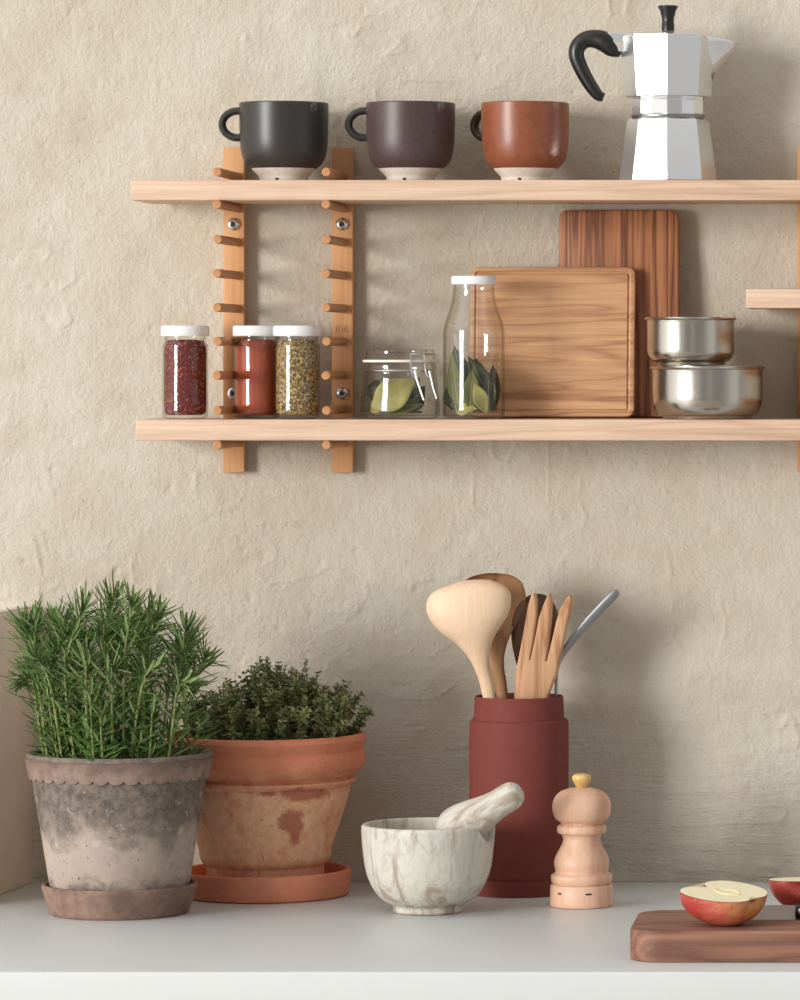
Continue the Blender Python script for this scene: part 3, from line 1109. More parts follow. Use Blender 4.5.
d = .088
s, zb = jar_scale(d)
hb = (zb - 366.4) * s
steel_bowl('larger steel bowl, lower of the stack, on the lower shelf', 707.3, d, LO_T, 58.4 * s, 55.6 * s, 44.5 * s, hb, True, .019)
s2 = sc(d) / 1000
steel_bowl('smaller steel bowl stacked on top of the larger one', 690.7, d, LO_T + hb + .0007, 46.4 * s2, 43.6 * s2, 34.5 * s2, (365.6 - 317.2) * s2, False, .0125)

# ------------------------------------------------------------------ pots on the worktop
def counter_scale(d):
    s = sc(d) / 1000
    return s, 350 + (CAMZ - COUNTER) / s


def saucer(label, cx, d, prof, mat, grp):
    s, zb = counter_scale(d)
    mb = MB()
    mb.lathe([(a * s, z * s) for a, z in prof], 96)
    o = mb.build('plant_saucer', mat, loc=(X(cx, d), -d, COUNTER), angle=40)
    return tag(o, label, 'saucer', grp)


RX, RD = 119.6, .262
rs, rzb = counter_scale(RD)
saucer('weathered grey pink saucer under the rosemary pot', RX, RD,
       [(0, .5), (64, .5), (67, 0), (68.5, 1), (69.5, 4), (76.5, 25), (77.2, 28.5), (76, 30), (73.5, 30), (72.4, 28), (70.2, 9), (68, 6), (0, 6)], M['saucer_aged'], 'plant saucers')

base_z = 6.2 * rs
r = thing('potted_rosemary', 'bushy rosemary in a weathered grey pink clay pot at left', 'potted plant', (X(RX, RD), -RD, COUNTER + base_z))
zp = lambda py: (rzb - py) * rs - base_z
mb = MB()
body = [(0, 0), (65, 0), (67, 2)]
top_y = 751.5
zt = (rzb - top_y)
mb.lathe([(0, 0), (64 * rs, 0), (66.2 * rs, .0015), (68 * rs, zp(890)), (86.6 * rs, zp(776)), (89.2 * rs, zp(758)), (92.2 * rs, zp(756)), (92.4 * rs, zp(753.2)), (91.2 * rs, zp(751.5)), (88.4 * rs, zp(751.3)), (86.4 * rs, zp(753)), (83 * rs, zp(780)), (62 * rs, .012), (0, .012)], 128)
pot = mb.build('pot', M['pot_aged'], r, angle=30)
# rim band with scalloped lower edge
mb = MB()
n = 37 * 8
rows = []
for f in (0.0, .25, .5, .75, 1.0):
    row = []
    for i in range(n):
        a = 2 * PI * i / n
        sc_ = abs(math.sin(37 * a / 2))
        zlow = zp(773.6) - 3.8 * rs * (sc_ ** .55)
        z = zp(756.5) + (zlow - zp(756.5)) * f
        py = (rzb - (z + base_z) / rs)
        rr = (93.2 + (89.6 - 93.2) * (py - 756.5) / (775 - 756.5)) * rs
        row.append((rr * math.cos(a), rr * math.sin(a), z))
    rows.append(row)
last = []
for (x, y, z) in rows[-1]:
    q = math.hypot(x, y)
    k = (q - .0028) / q
    last.append((x * k, y * k, z - .0004))
rows.append(last)
first = [(x * (1 - .0035 / math.hypot(x, y)), y * (1 - .0035 / math.hypot(x, y)), z + .0012) for x, y, z in rows[0]]
rows.insert(0, first)
mb.grid(rows, True)
mb.build('scalloped_rim', M['pot_rim'], r, angle=40)
mb = MB()
mb.lathe([(0, zp(768)), (60 * rs, zp(767)), (84.2 * rs, zp(770))], 64)
so = mb.build('soil', M['soil'], r)


def jit(a):
    return random.uniform(-a, a)


def needle(mb, p, d, L, w, curl, upv):
    d = d.normalized()
    sd = d.cross(upv)
    if sd.length < 1e-3:
        sd = d.cross(Vector((1, 0, 0)))
    sd.normalize()
    nn = sd.cross(d).normalized()
    rows = []
    for t, k in ((0, .45), (.2, .9), (.45, 1), (.75, .85), (.93, .55), (1, .15)):
        c = p + d * (L * t) + Vector((0, 0, 1)) * (curl * t * t) - nn * 0
        rows.append([c - sd * (w / 2 * k) - nn * (w * .18 * k), c + nn * (w * .1), c + sd * (w / 2 * k) - nn * (w * .18 * k)])
    mb.grid(rows, False)


def rosemary_sprig(pts, rootobj, dens=1.0, Lmax=.030):
    pts = [Vector(p) for p in cr([tuple(p) for p in pts], 8)]
    n = len(pts)
    tot = sum((pts[i + 1] - pts[i]).length for i in range(n - 1))
    st = MB()
    st.tube(pts, [.0015 - .0009 * i / n for i in range(n)], 7)
    so_ = st.build('sprig', M['rosemary_stem'], rootobj)
    nb = MB()
    whorls = int(tot / .0056 * dens)
    acc = 0.0
    for k in range(whorls):
        t = (k + .5) / whorls
        if t < .05 and random.random() < .5:
            continue
        f = t * (n - 1)
        i = min(int(f), n - 2)
        p = pts[i].lerp(pts[i + 1], f - i)
        ax = (pts[min(i + 2, n - 1)] - pts[max(i - 1, 0)]).normalized()
        e1 = ax.cross(Vector((.3, .8, .1))).normalized()
        e2 = ax.cross(e1)
        a0 = k * 1.35 + jit(.3)
        endf = max(0.0, (t - .86) / .14)
        nj = 4 if endf > 0 else 3
        for j in range(nj):
            a = a0 + j * 2 * PI / nj + jit(.45)
            out = e1 * math.cos(a) + e2 * math.sin(a)
            steep = .45 + jit(.35) + endf * 1.6
            L = Lmax * random.uniform(.6, 1.1) * (1 - .45 * endf) * (1 - .25 * max(0, .25 - t) / .25)
            dd = out + ax * steep
            needle(nb, p, dd, L, random.uniform(.0024, .0034), random.uniform(-.003, .009), Vector(ax))
    nb.build('needles', M['rosemary'], so_, fix=False, angle=50)


def ros_pt(px, py, dd):
    q = rs * 1.0
    return ((px - RX) * sc(dd) / 1000 - (sc(RD) - sc(dd)) * (RX - VX) / 1000 * 0, RD - dd, Z(py, dd) - COUNTER - base_z)


sprigs = [  # base x, mid x, mid y, tip x, tip y, depth
    (46, 36, 675, 24, 604, .262), (58, 40, 670, 37, 604, .285), (62, 58, 660, 52, 604, .24), (76, 66, 668, 72, 606, .305),
    (82, 80, 670, 97, 590, .325), (96, 88, 665, 86, 622, .27), (104, 106, 650, 122, 580, .30), (112, 118, 655, 112, 612, .235),
    (132, 138, 665, 145, 585, .33), (146, 144, 660, 158, 600, .29), (152, 156, 670, 168, 595, .315), (162, 172, 680, 176, 632, .25),
    (170, 190, 685, 193, 610, .30), (180, 196, 690, 208, 640, .275), (124, 126, 670, 133, 600, .21), (90, 94, 660, 106, 606, .205),
    (70, 60, 690, 46, 640, .32), (140, 150, 690, 164, 650, .33), (100, 104, 690, 100, 640, .335), (120, 122, 700, 128, 650, .335),
    (66, 52, 700, 30, 650, .25), (175, 186, 700, 200, 664, .32), (86, 76, 690, 62, 634, .30), (156, 166, 690, 182, 624, .22),
    (110, 112, 690, 118, 620, .26), (128, 134, 690, 150, 622, .27), (50, 42, 690, 26, 664, .29), (96, 94, 700, 84, 650, .32),
]
for bx, mx, my, tx, ty, dd in sprigs:
    bd = RD + (dd - RD) * .7
    rosemary_sprig([ros_pt(bx + jit(2), 764, bd), ros_pt(mx + jit(5), my, dd), ros_pt((mx + tx) / 2 + jit(4), (my + ty) / 2, dd), ros_pt(tx, ty + 17, dd)], r)
for q in range(26):     # low growth spilling at the rim
    a = random.uniform(0, 2 * PI)
    if abs((a - .91 + PI) % (2 * PI) - PI) < 1.0:      # the thyme pot stands there
        a += PI
    rr = random.uniform(.3, .8) * 84 * rs
    x, y = rr * math.cos(a), rr * math.sin(a)
    k = random.uniform(1.15, 1.45)
    rosemary_sprig([(x, y, zp(767)), (x * (1 + k) / 2, y * (1 + k) / 2, zp(748)), (x * k, y * k, zp(random.uniform(685, 738)))], r, 1.0, .027)

# thyme
TX, TD = 265.5, .112
ts, tzb = counter_scale(TD)
saucer('plain orange terracotta saucer under the thyme pot', TX, TD,
       [(0, .5), (76, .5), (80, 0), (82.5, 1.5), (83.6, 5), (85.2, 22), (84.6, 25), (82.4, 26.4), (80, 26), (78.4, 23), (76, 8), (73, 6), (0, 6)], M['terracotta_plain'], 'plant saucers')
base_z = 6.2 * ts
r = thing('potted_thyme', 'low dark thyme in an orange terracotta pot behind the rosemary', 'potted plant', (X(TX, TD), -TD, COUNTER + base_z))
zp = lambda py: (tzb - py) * ts - base_z
pr = [(57, 888), (58.2, 886.5), (58.2, 868), (58.8, 864.5), (62.5, 861), (64.8, 857), (65.6, 852), (66.8, 846), (70, 834.5), (78, 811), (83.2, 794), (84.6, 787), (84.2, 785), (87.8, 783), (90.2, 780), (89.2, 777.8), (85.6, 776.4), (86.0, 774.6), (91, 772.4), (96.4, 767.6), (99, 762.5), (99.4, 757), (98.2, 752), (96.4, 749), (96.8, 746), (99.6, 742), (100.6, 738), (99, 734), (95.5, 732.6), (93, 734)]
mb = MB()
mb.lathe([(0, 0), (56 * ts, 0)] + [(a * ts, max(zp(b), .0005)) for a, b in pr] + [(90 * ts, zp(745)), (80 * ts, zp(790)), (52 * ts, .012), (0, .012)], 128)
mb.build('pot', M['terracotta'], r, angle=30)
mb = MB()
mb.lathe([(0, zp(741)), (60 * ts, zp(742)), (90.5 * ts, zp(744))], 64)
mb.build('soil', M['soil'], r)


def thyme_leaves(lb, pts, big):
    n = len(pts)
    tot = sum((pts[i + 1] - pts[i]).length for i in range(n - 1))
    cnt = max(3, int(tot / .0040))
    for k in range(cnt):
        t = (k + .6) / cnt
        f = t * (n - 1)
        i = min(int(f), n - 2)
        p = pts[i].lerp(pts[i + 1], f - i)
        ax = (pts[i + 1] - pts[i]).normalized()
        e1 = ax.cross(Vector((.31, .77, .12))).normalized()
        e2 = ax.cross(e1)
        a0 = k * PI / 2 + jit(.5)
        taper = 1 - .4 * max(0, (t - .7) / .3)
        for j in range(3):
            a = a0 + j * 2 * PI / 3
            out = (e1 * math.cos(a) + e2 * math.sin(a) + ax * random.uniform(.0, .9)).normalized()
            L = random.uniform(.0052, .0086) * taper * big
            W = L * random.uniform(.52, .7)
            sd = out.cross(ax + Vector((jit(.5), jit(.5), jit(.5))))
            if sd.length < 1e-3:
                continue
            sd.normalize()
            nn = sd.cross(out)
            rows = []
            for tt, kk in ((0, .25), (.25, .85), (.55, 1.0), (.82, .7), (1, .1)):
                c = p + out * (L * tt) - nn * (.12 * L * tt * tt)
                rows.append([c - sd * (W / 2 * kk) + nn * (W * .12 * kk), c, c + sd * (W / 2 * kk) + nn * (W * .12 * kk)])
            lb.grid(rows, False)


def thyme_sprig(p0, p1, rootobj, big=1.0):
    p0, p1 = Vector(p0), Vector(p1)
    mid = (p0 + p1) / 2 + Vector((jit(.006), jit(.006), .004))
    pts = [Vector(q) for q in cr([tuple(p0), tuple(mid), tuple(p1)], 6)]
    n = len(pts)
    st, lb = MB(), MB()
    st.tube(pts, [.0009 - .0004 * i / n for i in range(n)], 5)
    thyme_leaves(lb, pts, big)
    tot = (p1 - p0).length
    for q in range(4):
        f = random.uniform(.15, .85) * (n - 1)
        b0 = pts[int(f)]
        a = random.uniform(0, 2 * PI)
        b1 = b0 + Vector((math.cos(a) * .55, math.sin(a) * .55, random.uniform(.5, 1.0))) * (tot * random.uniform(.22, .40))
        b1.y = min(b1.y, .1)
        bp_ = [Vector(u) for u in cr([tuple(b0), tuple((b0 + b1) / 2 + Vector((jit(.003), jit(.003), -.002))), tuple(b1)], 4)]
        st.tube(bp_, [.0006 - .0003 * i / len(bp_) for i in range(len(bp_))], 5)
        thyme_leaves(lb, bp_, big * .9)
    so_ = st.build('sprig', M['thyme_stem'], rootobj)
    lb.build('leaves', M['thyme'], so_, fix=False, angle=60)


NS = 98
for k in range(NS):
    # spread on a disc, outer sprigs lean out; dome outline of the photograph
    rr = math.sqrt((k + .5) / NS)
    a = k * 2.39996
    bx, by = rr * 84 * ts * math.cos(a), rr * 82 * ts * math.sin(a)
    lean = 1.0 + .18 * rr * (1 - .9 * max(0, math.cos(a + 2.23)))     # no room towards the rosemary pot
    dome = 73 * math.sqrt(max(0.08, 1 - (rr * .95) ** 2)) + 6
    dome *= .86 if bx < -.02 else 1.0
    hgt = dome * random.choice((.68, .76, .85, .92, 1.0, 1.08))
    tx = bx * lean * (1.07 if bx > 0 else 1.0) + jit(.009)
    ty = by * lean + jit(.008)
    ty = min(ty, .096)
    thyme_sprig((bx * .93, by * .93, zp(743)), (tx, ty, zp(742 - hgt)), r, 1.0)

# ------------------------------------------------------------------ mortar and pestle
MOX, MOD = 428.2, .255
s, zb = counter_scale(MOD)
zf3 = lambda py: (zb - py) * s
r = thing('mortar', 'grey veined marble mortar bowl with pouring notch on the worktop', 'mortar', (X(MOX, MOD), -MOD, COUNTER))
prof = cr([(33, 911.6), (34.8, 910), (34.9, 906), (37, 903.6), (44, 899.6), (51.5, 892.5), (58.3, 881), (62.9, 866), (65.6, 845), (66.5, 830), (66.3, 825.5), (65.2, 823.6)], 5)
inner = cr([(61.8, 823.5), (60.6, 826), (59, 845), (54.5, 864), (46, 881), (30, 892), (0, 896)], 5)
pr = [(0, .0006), (30 * s, .0006)] + [(a * s, max(zf3(b), 0)) for a, b in prof] + [(a * s, zf3(b)) for a, b in inner]
mb = MB()
n = 288
mb.lathe(pr, n)
# notch: pull the rim down near the spout direction, and out a little
AN = math.radians(-19)
nv = []
for (x, y, z) in mb.v:
    if z > zf3(840) and math.hypot(x, y) > 50 * s:
        a = math.atan2(y, x)
        q = abs((a - AN + PI) % (2 * PI) - PI)
        k = min(1.0, 1.35 * max(0, 1 - q / .37))
        k = k * k * (3 - 2 * k)
        z -= k * (z - zf3(840)) * .95
        x += math.cos(AN) * .002 * k
        y += math.sin(AN) * .002 * k
    nv.append((x, y, z))
mb.v = nv
mb.build('bowl', M['marble'], r, angle=45)

e0 = Vector((X(514, .280), -.280, Z(794, .280)))
e1 = Vector((X(443, .258), -.258, Z(838, .258)))
ax = (e0 - e1)
L = ax.length
mb = MB()
pp = [(0, -.001), (.009, 0), (.016, .004), (.0205, .012), (.0215, .022), (.0198, .034), (.0162, .050), (.0138, L - .022), (.0135, L - .006), (.0116, L + .002), (.0075, L + .0065), (0, L + .0085)]
mb.lathe([(0, pp[0][1])] + [(a, z) for a, z in cr(pp[1:-1], 5)] + [(0, L + .0084)], 48)
o = mb.build('pestle', M['marble'], loc=e1, angle=60)
o.rotation_euler = ax.to_track_quat('Z', 'Y').to_euler()
tag(o, 'grey veined marble pestle resting on the mortar rim', 'pestle')

# ------------------------------------------------------------------ red canister
CX_, CD = 519.0, .097
s, zb = counter_scale(CD)
zf4 = lambda py: (zb - py) * s
mb = MB()
pr = [(0, .0008), (46 * s, .0008), (47.4 * s, 0), (48 * s, .0012), (48 * s, zf4(877.5)), (47.3 * s, zf4(876.8)), (47.3 * s, zf4(875.6)), (48.6 * s, zf4(874.6)), (49.5 * s, zf4(868)), (49.6 * s, zf4(724)), (49.0 * s, zf4(720.6)), (47.4 * s, zf4(719)), (45.4 * s, zf4(718.4)), (45.0 * s, zf4(716)), (44.4 * s, zf4(700)), (44.2 * s, zf4(696.8)), (43.4 * s, zf4(695.7)), (42.2 * s, zf4(695.9)), (41.6 * s, zf4(698)), (42.5 * s, zf4(716)), (46 * s, zf4(724)), (46 * s, .008), (0, .008)]
mb.lathe(pr, 96)
o = mb.build('utensil_canister', M['wine'], loc=(X(CX_, CD), -CD, COUNTER), angle=30)
tag(o, 'tall matt wine red canister full of wooden utensils on the worktop', 'canister')


def station_loft(name, label, cat, sts, d0, mat, n=28, dtop=0.0, group=None, curl=0.0):
    """sts: (Lx, Ly, Rx, Ry, front bulge, back bulge) in picture places at depth d; the section is a closed
    lens whose front and back surfaces bulge by the given metres along y"""
    mb = MB()
    S = cr(sts, 4)
    rows = []
    y_hi = min(q[1] for q in sts)
    y_lo = max(q[1] for q in sts)
    for (lx, ly, rx, ry, bf, bb) in S:
        t = (y_lo - (ly + ry) / 2) / (y_lo - y_hi)
        dd = d0 + dtop * t + curl * t * t
        L = Vector((X(lx, dd), -dd, Z(ly, dd)))
        R = Vector((X(rx, dd), -dd, Z(ry, dd)))
        row = []
        for k in range(n):
            a = 2 * PI * k / n
            u = math.cos(a)
            v = math.sin(a)
            if v >= 0:
                off = -bf * abs(v) ** .9
            else:
                off = bb * abs(v) ** .9
            c = L.lerp(R, (u + 1) / 2)
            row.append((c.x, c.y + off, c.z))
        rows.append(row)
    mb.grid(rows, True, True, True)
    base = Vector(rows[0][0])
    mb.v = [(x - base.x, y - base.y, z - base.z) for x, y, z in mb.v]
    o = mb.build(name, mat, loc=base, angle=50)
    return tag(o, label, cat, group)


def stem(xl, xr, y=860):
    return


# handles run down inside the canister to its floor
UG = 'wooden utensils in the red canister'
station_loft('wooden_spoon', 'large pale wooden spoon seen from its rounded back, leftmost in the canister', 'spoon',
             [(508, 868, 518, 868, .004, .004), (497, 780, 508, 780, .004, .004), (482.5, 696, 495, 694, .0045, .0045), (475.5, 672, 489.5, 668, .006, .004), (467.5, 656.5, 490.5, 651, .009, .000), (455.6, 643.5, 493.5, 639, .013, -.008), (439, 631, 500.5, 627, .017, -.013),
              (428.5, 617.5, 507.5, 616, .019, -.0155), (426.3, 604, 511, 604, .0185, -.015), (432.5, 592.5, 510, 592, .0165, -.013), (448, 585.3, 501, 584, .012, -.009), (462, 580.8, 489, 579.8, .005, -.003), (473, 579.6, 478, 579.4, .002, -.001)], .112, M['spoon'], dtop=.012, group=UG)
station_loft('wooden_spoon', 'tan wooden spoon showing its hollow, half hidden behind the large pale spoon', 'spoon',
             [(512, 868, 522, 868, .004, .004), (506, 780, 516, 780, .004, .004), (496, 696, 508, 694, .0045, .0045), (489, 668, 504, 665, .0045, .005), (485.5, 651, 506, 648, .001, .008), (482, 636, 512.5, 631, -.006, .012), (474, 621, 520.5, 617, -.0115, .0155),
              (464, 606, 525.5, 603, -.014, .018), (458, 594, 525, 590, -.0135, .0175), (461, 584, 520.5, 581, -.011, .015), (471, 577, 511, 575.2, -.006, .010), (483, 573.8, 500, 573.4, -.002, .005), (489, 573.2, 494, 573.2, -.0005, .001)], .084, M['spoon_tan_shaded'], dtop=.006, group=UG)
station_loft('wooden_spoon', 'dark brown oval wooden spoon standing behind the wooden fork', 'spoon',
             [(528, 868, 538, 868, .004, .004), (526, 780, 536, 780, .004, .004), (524, 696, 535, 696, .0045, .0045), (520.5, 676, 538.5, 676, .006, .003), (515.5, 661, 547, 661, .009, -.004), (511.6, 641, 557, 641, .0115, -.0085), (511.8, 622, 559, 622, .012, -.009), (517, 607, 556, 607, .0105, -.008), (526, 597, 548.5, 597, .006, -.004), (533.5, 593.6, 541, 593.6, .002, -.001)], .078, M['spoon_dark'], dtop=.002, group=UG)

# three-tined fork, cut from a thick plate
fk = [(527, 868), (538, 868), (541, 780), (547, 695), (554.6, 676), (560.5, 651), (566, 622), (570.6, 603), (570.6, 597), (568.8, 595), (566.2, 597.5), (560, 608), (555.6, 622), (551.6, 640), (546.4, 661.5), (544.8, 661.5), (547.2, 645), (549.6, 622), (550.6, 602), (549.2, 593.6), (547.4, 595), (543, 605), (538.6, 618), (534.6, 640), (530.4, 659.5), (529.2, 659.5), (532.6, 640), (536.0, 616), (535.8, 600), (533.8, 592.6), (531.4, 594), (528.0, 606), (524.2, 628), (520.2, 650), (515.8, 672), (514.6, 695), (522, 780)]
mb = MB()


def fk_pt(px, py, off):
    t = (868 - py) / (868 - 592)
    dd = .106 + .006 * t + .004 * math.sin(t * PI * 2)
    # the blade is turned a little so that its right-hand edge comes into view
    return Vector((X(px, dd), -dd + off + (px - 530) * .00022, Z(py, dd)))


N = len(fk)
bm = bmesh.new()
fv = [bm.verts.new(fk_pt(a, b, -.0035)) for a, b in fk]
ff = bm.faces.new(fv)
bmesh.ops.recalc_face_normals(bm, faces=[ff])
ex = bmesh.ops.extrude_face_region(bm, geom=[ff])
for g_ in ex['geom']:
    if isinstance(g_, bmesh.types.BMVert):
        g_.co.y += .0075
        g_.co.x += .0022
for e_ in list(bm.edges):
    pass
bmesh.ops.recalc_face_normals(bm, faces=bm.faces[:])
bmesh.ops.bevel(bm, geom=[e_ for e_ in bm.edges if len(e_.link_faces) == 2 and e_.calc_face_angle(0) > .9 and abs((e_.verts[0].co - e_.verts[1].co).normalized().y) < .5], offset=.0011, segments=2, affect='EDGES', profile=.5)
base = fk_pt(532, 868, 0)
me = bpy.data.meshes.new('wooden_fork')
bmesh.ops.translate(bm, verts=bm.verts[:], vec=-base)
bmesh.ops.triangulate(bm, faces=[f_ for f_ in bm.faces if len(f_.verts) > 8])
bm.to_mesh(me)
bm.free()
me.materials.append(M['fork'])
me.polygons.foreach_set('use_smooth', [True] * len(me.polygons))
me.set_sharp_from_angle(angle=math.radians(40))
o = bpy.data.objects.new('wooden_fork', me)
o.location = base
C.objects.link(o)
tag(o, 'three-tined wooden fork standing upright in the red canister', 'fork', UG)

# bent metal handle
mb = MB()
pts = cr([(554, 868, 1.6), (555, 780, 1.6), (556.0, 700, 1.6), (556.6, 675, 1.7), (557.5, 666, 2.2), (561, 657, 3.0), (571, 642, 3.9), (588, 622, 4.4), (604, 605, 4.6), (613, 596, 4.5), (617, 592, 3.2), (618.4, 590.6, 1.2)], 4)
dd0 = .088
mb.tube([(X(a, dd0), -dd0, Z(b, dd0)) for a, b, c in pts], [c * .00098 for a, b, c in pts], 16, .36, (.25, -1, .05))
base = Vector((X(554, dd0), -dd0, Z(868, dd0)))
mb.v = [(x - base.x, y - base.y, z - base.z) for x, y, z in mb.v]
o = mb.build('metal_utensil', M['steel_dull'], loc=base)
tag(o, 'bent flat steel utensil handle leaning right out of the red canister', 'utensil')

# ------------------------------------------------------------------ pepper mill
PX_, PD = 581.6, .207
s, zb = counter_scale(PD)
zf5 = lambda py: (zb - py) * s
r = thing('pepper_mill', 'small turned beech pepper mill with golden knob beside the red canister', 'pepper mill', (X(PX_, PD), -PD, COUNTER))
mb = MB()
mb.lathe([(0, .0004), (30.6 * s, .0004), (31.4 * s, .0016), (31.6 * s, zf5(903)), (31.4 * s, zf5(885.8)), (30.6 * s, zf5(884)), (29.2 * s, zf5(883.4)), (0, zf5(883.4))], 72)
b_ = mb.build('base', M['mill'], r)
for px in (561.6, 590.8):
    k = MB()
    xx = (px - PX_) * s
    rr = 31.62 * s
    yy = -math.sqrt(rr * rr - xx * xx)
    a = math.atan2(yy, xx)
    k.box((-.0021 if px < 570 else -.0029, -.0003, -.0008), (.0021 if px < 570 else .0029, .0006, .0008))
    ko = k.build('slot_mark', M['dark_dot'], b_, loc=(xx, yy, zf5(891)))
    ko.rotation_euler = (0, 0, a + PI / 2)
mb = MB()
pr = [(0, zf5(883.3)), (28.6 * s, zf5(883.3)), (29.0 * s, zf5(882.4))] + [(a * s, zf5(b)) for a, b in cr([(30.2, 881), (30.8, 877.5), (30.2, 874.2), (27.2, 872.6), (26.2, 870.5), (27.4, 865), (27.2, 859.5), (24.4, 852.5), (20.4, 845.5), (18.7, 839.5), (19.4, 835.8), (21.2, 833.6), (24, 832.4), (24.8, 829), (24, 825.9), (22.6, 824.4)], 4)] + [(21 * s, zf5(824)), (0, zf5(824))]
mb.lathe(pr, 72)
mb.build('body', M['mill'], r, angle=50)
mb = MB()
pr = [(0, zf5(824)), (20.6 * s, zf5(824)), (20.8 * s, zf5(822.8))] + [(a * s, zf5(b)) for a, b in cr([(22.4, 821.4), (26.6, 817.8), (29.0, 811), (29.2, 804.5), (27.0, 797.5), (21.5, 791.6), (13, 788.3), (6, 787.4)], 5)] + [(0, zf5(787.2))]
mb.lathe(pr, 72)
mb.build('head', M['mill'], r, angle=50)
mb = MB()
pr = [(0, zf5(787.6)), (5.4 * s, zf5(787.6))] + [(a * s, zf5(b)) for a, b in cr([(5.4, 786.8), (7.4, 783.4), (9.4, 779.4), (9.5, 776.8), (8, 774.6), (4, 773.6)], 4)] + [(0, zf5(773.4))]
mb.lathe(pr, 40)
k_ = mb.build('knob', M['brass_knob'], r)
k_['label'] = 'golden knob'

# ------------------------------------------------------------------ chopping board, apples, knife
BT = .0278
b_top = COUNTER + BT
d_f, d_r = .633, .476
bw = .30
x0 = X(634.5, .545)
mb = slab(bw, d_f - d_r, .028, BT, .0022, None, 10)
mb.v = [(x + bw / 2, y, z) for x, y, z in mb.v]
o = mb.build('chopping_board', M['acacia'], loc=(x0, -(d_f + d_r) / 2, COUNTER), angle=40)
tag(o, 'thick reddish acacia chopping board lying on the worktop at right', 'chopping board')

AP = [(-.30, 0.0), (-.33, .03), (-.40, .09), (-.452, .19), (-.435, .31), (-.35, .425), (-.18, .495), (0, .505), (.17, .47), (.30, .395), (.385, .29), (.425, .20), (.43, .13), (.405, .07), (.365, .03), (.35, 0.0)]


def apple_half(label, loc, dia, rotz, tilt, stem_side=True):
    """axis along local x (blossom end at +x); rounded side down, cut face up"""
    r = thing('apple_half', label, 'apple', loc, (tilt[0], tilt[1], rotz), group='apple halves')
    prof = cr(AP, 4)
    pts = [(u * dia, max(0.0, q) * dia) for u, q in prof]
    SQ = .78                       # cut a little below the middle
    zc = .505 * dia * SQ
    n = 32
    mb = MB()
    rows = []
    for k in range(n + 1):
        a = PI + PI * k / n
        rows.append([(u, q * math.cos(a), zc + SQ * q * math.sin(a)) for u, q in pts])
    mb.grid(rows, False)
    mb.build('skin', M['apple'], r, angle=60)
    fl = MB()
    m = len(pts)
    top = [(u, q, zc) for u, q in pts]
    bot = [(u, -q, zc) for u, q in pts]
    fs = [(i, i + 1, m + i + 1, m + i) for i in range(m - 1)]
    vs = [(x, y * .992, z + .0003) for x, y, z in top + bot]
    fl.add(vs, fs)
    fl.build('cut_face', M['flesh'], r, angle=60)
    co = MB()
    ring = []
    for k in range(40):
        a = 2 * PI * k / 40
        ring.append((.02 * dia + .17 * dia * math.cos(a), .085 * dia * math.sin(a) * (1 - .25 * math.cos(2 * a)), zc + .0004))
    co.tube(ring + [ring[0]], .0006, 6, caps=False)
    cc = co.build('core_line', M['core'], r)
    cx = MB()
    for k in range(7):
        a = 2 * PI * k / 7
        cx.tube([(.345 * dia, 0, zc - .003), (.365 * dia, .003 * math.cos(a), zc - .0032 + .0024 * math.sin(a)), (.39 * dia, .0042 * math.cos(a), zc - .0036 + .003 * math.sin(a))], [.0011, .0010, .0005], 6)
    cx.build('blossom_end', M['stem_brown'], r)
    st = MB()
    st.tube([(-.295 * dia, 0, zc - .0012), (-.33 * dia, .001, zc - .0006), (-.355 * dia, .002, zc - .0004)], [.0013, .0012, .0015], 7)
    st.build('stem', M['stem_brown'], r)
    return r


DA = .0745
apple_half('red and yellow apple half on the chopping board, cut side up', (X(724.5, .588), -.588, b_top - .0002), DA, -math.radians(36), (math.radians(4), math.radians(7), 0))
apple_half('apple half at the right edge behind the knife', (X(811.5, .497), -.497, b_top - .0002), DA, math.radians(80), (0, math.radians(3), 0))

kd = .549
r = thing('paring_knife', 'small knife with black handle lying behind the front apple half', 'knife', (X(790, kd), -kd, b_top))
mb = MB()
x_t, x_h = X(712, kd) - X(790, kd), X(796.5, kd) - X(790, kd)
# blade section: thin wedge, cutting edge on the board, spine raised
sec = lambda k, lift: [(-.0085 * k, .0003), (.0085 * k, lift + .0010), (.0085 * k, lift - .0010)]
rows = []
for t in np.linspace(0, 1, 10):
    k = min(1.0, .06 + 1.7 * t)
    rows.append([(x_t + (x_h - x_t) * t, .004 + y, z) for y, z in ((-.0085, .0002), (.0085 * (2 * k - 1), .0100 * k + .0012), (.0085 * (2 * k - 1) + .0012, .0100 * k + .0002))])
mb.grid(rows, True, True, True)
mb.build('blade', M['steel_blade'], r, angle=30)
mb = MB()
hp = cr([(x_h - .001, .0075, .0064), (x_h + .010, .0072, .0074), (x_h + .03, .0071, .0078), (x_h + .06, .0071, .0072), (x_h + .085, .0071, .0078), (x_h + .094, .0068, .006)], 4)
mb.tube([(a, .003, b) for a, b, c in hp], [min(c, b - .0002) * 1.0 for a, b, c in hp], 16, 1.15, (0, 1, 0))
ho = mb.build('handle', M['black_plastic'], r)
for q in (.0042, .03):
    mb = MB()
    mb.sphere((x_h + q, .003 - .0084, .0076), .0028, 12, (1, .35, 1))
    mb.build('rivet', M['steel_bright'], ho)

# ------------------------------------------------------------------ light: a tall window to the left, a softer one far right, room bounce
def area(name, loc, target, sx, sy, power, col):
    L = bpy.data.lights.new(name, 'AREA')
    L.shape = 'RECTANGLE'
    L.size, L.size_y = sx, sy
    L.energy = power
    L.color = col
    o = bpy.data.objects.new(name, L)
    C.objects.link(o)
    o.location = loc
    dv = Vector(target) - Vector(loc)
    o.rotation_euler = dv.to_track_quat('-Z', 'Y').to_euler()
    return o


area('window_light', (-6.1, -6.9, 2.15), (.5, 0, 1.2), 2.2, 2.9, 700, (1.0, .985, .955))

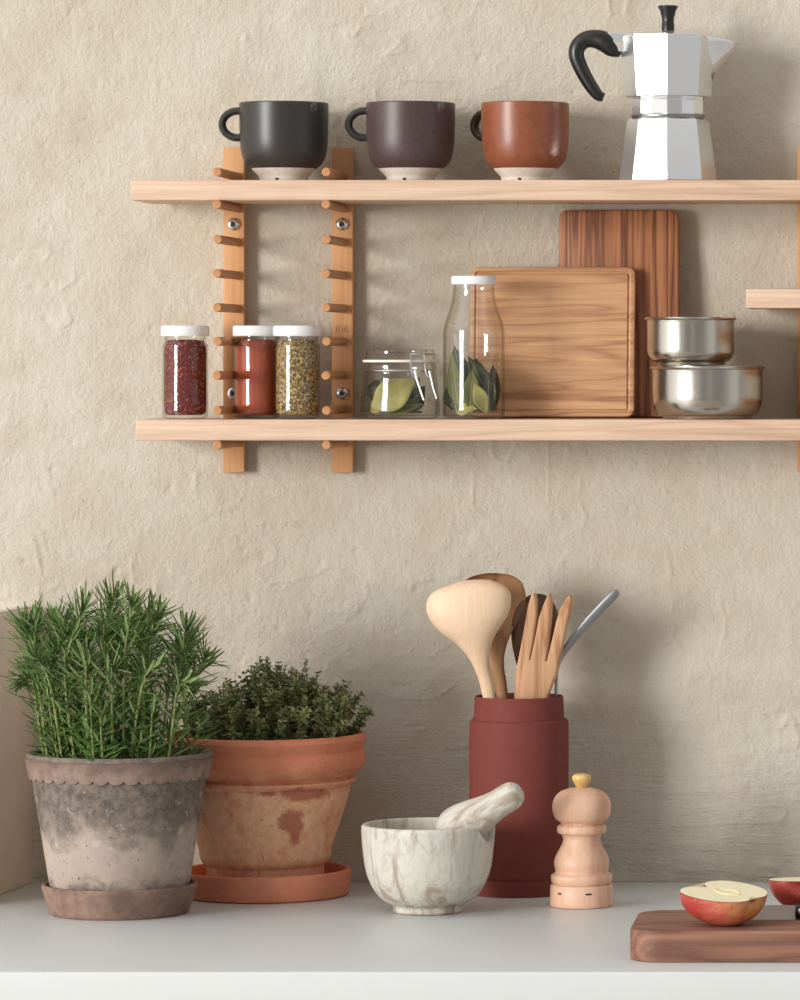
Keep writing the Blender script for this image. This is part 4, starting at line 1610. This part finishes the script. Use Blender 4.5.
w = bpy.data.worlds.new('room_light')
bpy.context.scene.world = w
w.use_nodes = True
nt = w.node_tree
nt.nodes.clear()
wo = nt.nodes.new('ShaderNodeOutputWorld')
bg = nt.nodes.new('ShaderNodeBackground')
tc = nt.nodes.new('ShaderNodeTexCoord')
sp = nt.nodes.new('ShaderNodeSeparateXYZ')
nt.links.new(tc.outputs['Generated'], sp.inputs[0])
at = nt.nodes.new('ShaderNodeMath')
at.operation = 'ARCTAN2'           # azimuth: 0 straight back at the camera side, + to the right
ng = nt.nodes.new('ShaderNodeMath')
ng.operation = 'MULTIPLY'
ng.inputs[1].default_value = -1
nt.links.new(sp.outputs[1], ng.inputs[0])
nt.links.new(sp.outputs[0], at.inputs[0])
nt.links.new(ng.outputs[0], at.inputs[1])
mr = nt.nodes.new('ShaderNodeMapRange')
mr.inputs[1].default_value = -PI
mr.inputs[2].default_value = PI
nt.links.new(at.outputs[0], mr.inputs[0])
rp = nt.nodes.new('ShaderNodeValToRGB')
el = rp.color_ramp
stops = [(.0, .6), (.25, .8), (.31, 1.25), (.37, 1.2), (.385, .7), (.40, 1.0), (.42, .95), (.432, .34), (.455, .5), (.47, .28), (.50, .26), (.52, .46), (.54, .3), (.575, .28), (.61, .34), (.632, .5), (.65, .6), (.69, .65), (.705, .35), (.75, .45), (1.0, .5)]
while len(el.elements) < len(stops):
    el.elements.new(.5)
for e_, (p_, v_) in zip(el.elements, stops):
    e_.position = p_
    e_.color = (v_, v_ * .99, v_ * .97, 1)
nt.links.new(mr.outputs[0], rp.inputs[0])
# a little more from above than from the floor
mz = nt.nodes.new('ShaderNodeMapRange')
mz.inputs[1].default_value = -1
mz.inputs[2].default_value = 1
mz.inputs[3].default_value = .85
mz.inputs[4].default_value = 1.3
nt.links.new(sp.outputs[2], mz.inputs[0])
mu = nt.nodes.new('ShaderNodeMix')
mu.data_type = 'RGBA'
mu.blend_type = 'MULTIPLY'
mu.inputs[0].default_value = 1
nt.links.new(rp.outputs[0], mu.inputs[6])
nt.links.new(mz.outputs[0], mu.inputs[7])
nt.links.new(mu.outputs[2], bg.inputs['Color'])
bg.inputs['Strength'].default_value = 1.1
nt.links.new(bg.outputs[0], wo.inputs['Surface'])

# ------------------------------------------------------------------ camera
cam = bpy.data.cameras.new('camera')
co_ = bpy.data.objects.new('camera', cam)
C.objects.link(co_)
co_.location = (CAMX, -CAMD, CAMZ)
co_.rotation_euler = (PI / 2, 0, 0)
cam.sensor_fit = 'AUTO'
cam.sensor_width = 36
cam.lens = CAMD * 36
cam.shift_x = -(VX - 400) / 1000
cam.shift_y = -(500 - VY) / 1000
cam.clip_start = .05
cam.clip_end = 50
scn = bpy.context.scene
scn.camera = co_
scn.view_settings.view_transform = 'Standard'
scn.view_settings.look = 'None'
scn.view_settings.exposure = 0.0
scn.view_settings.gamma = 1.0
scn.view_settings.use_curve_mapping = False
try:
    scn.cycles.transparent_max_bounces = 24
    scn.cycles.max_bounces = 10
    scn.cycles.diffuse_bounces = 4
    scn.cycles.glossy_bounces = 5
except Exception:
    pass
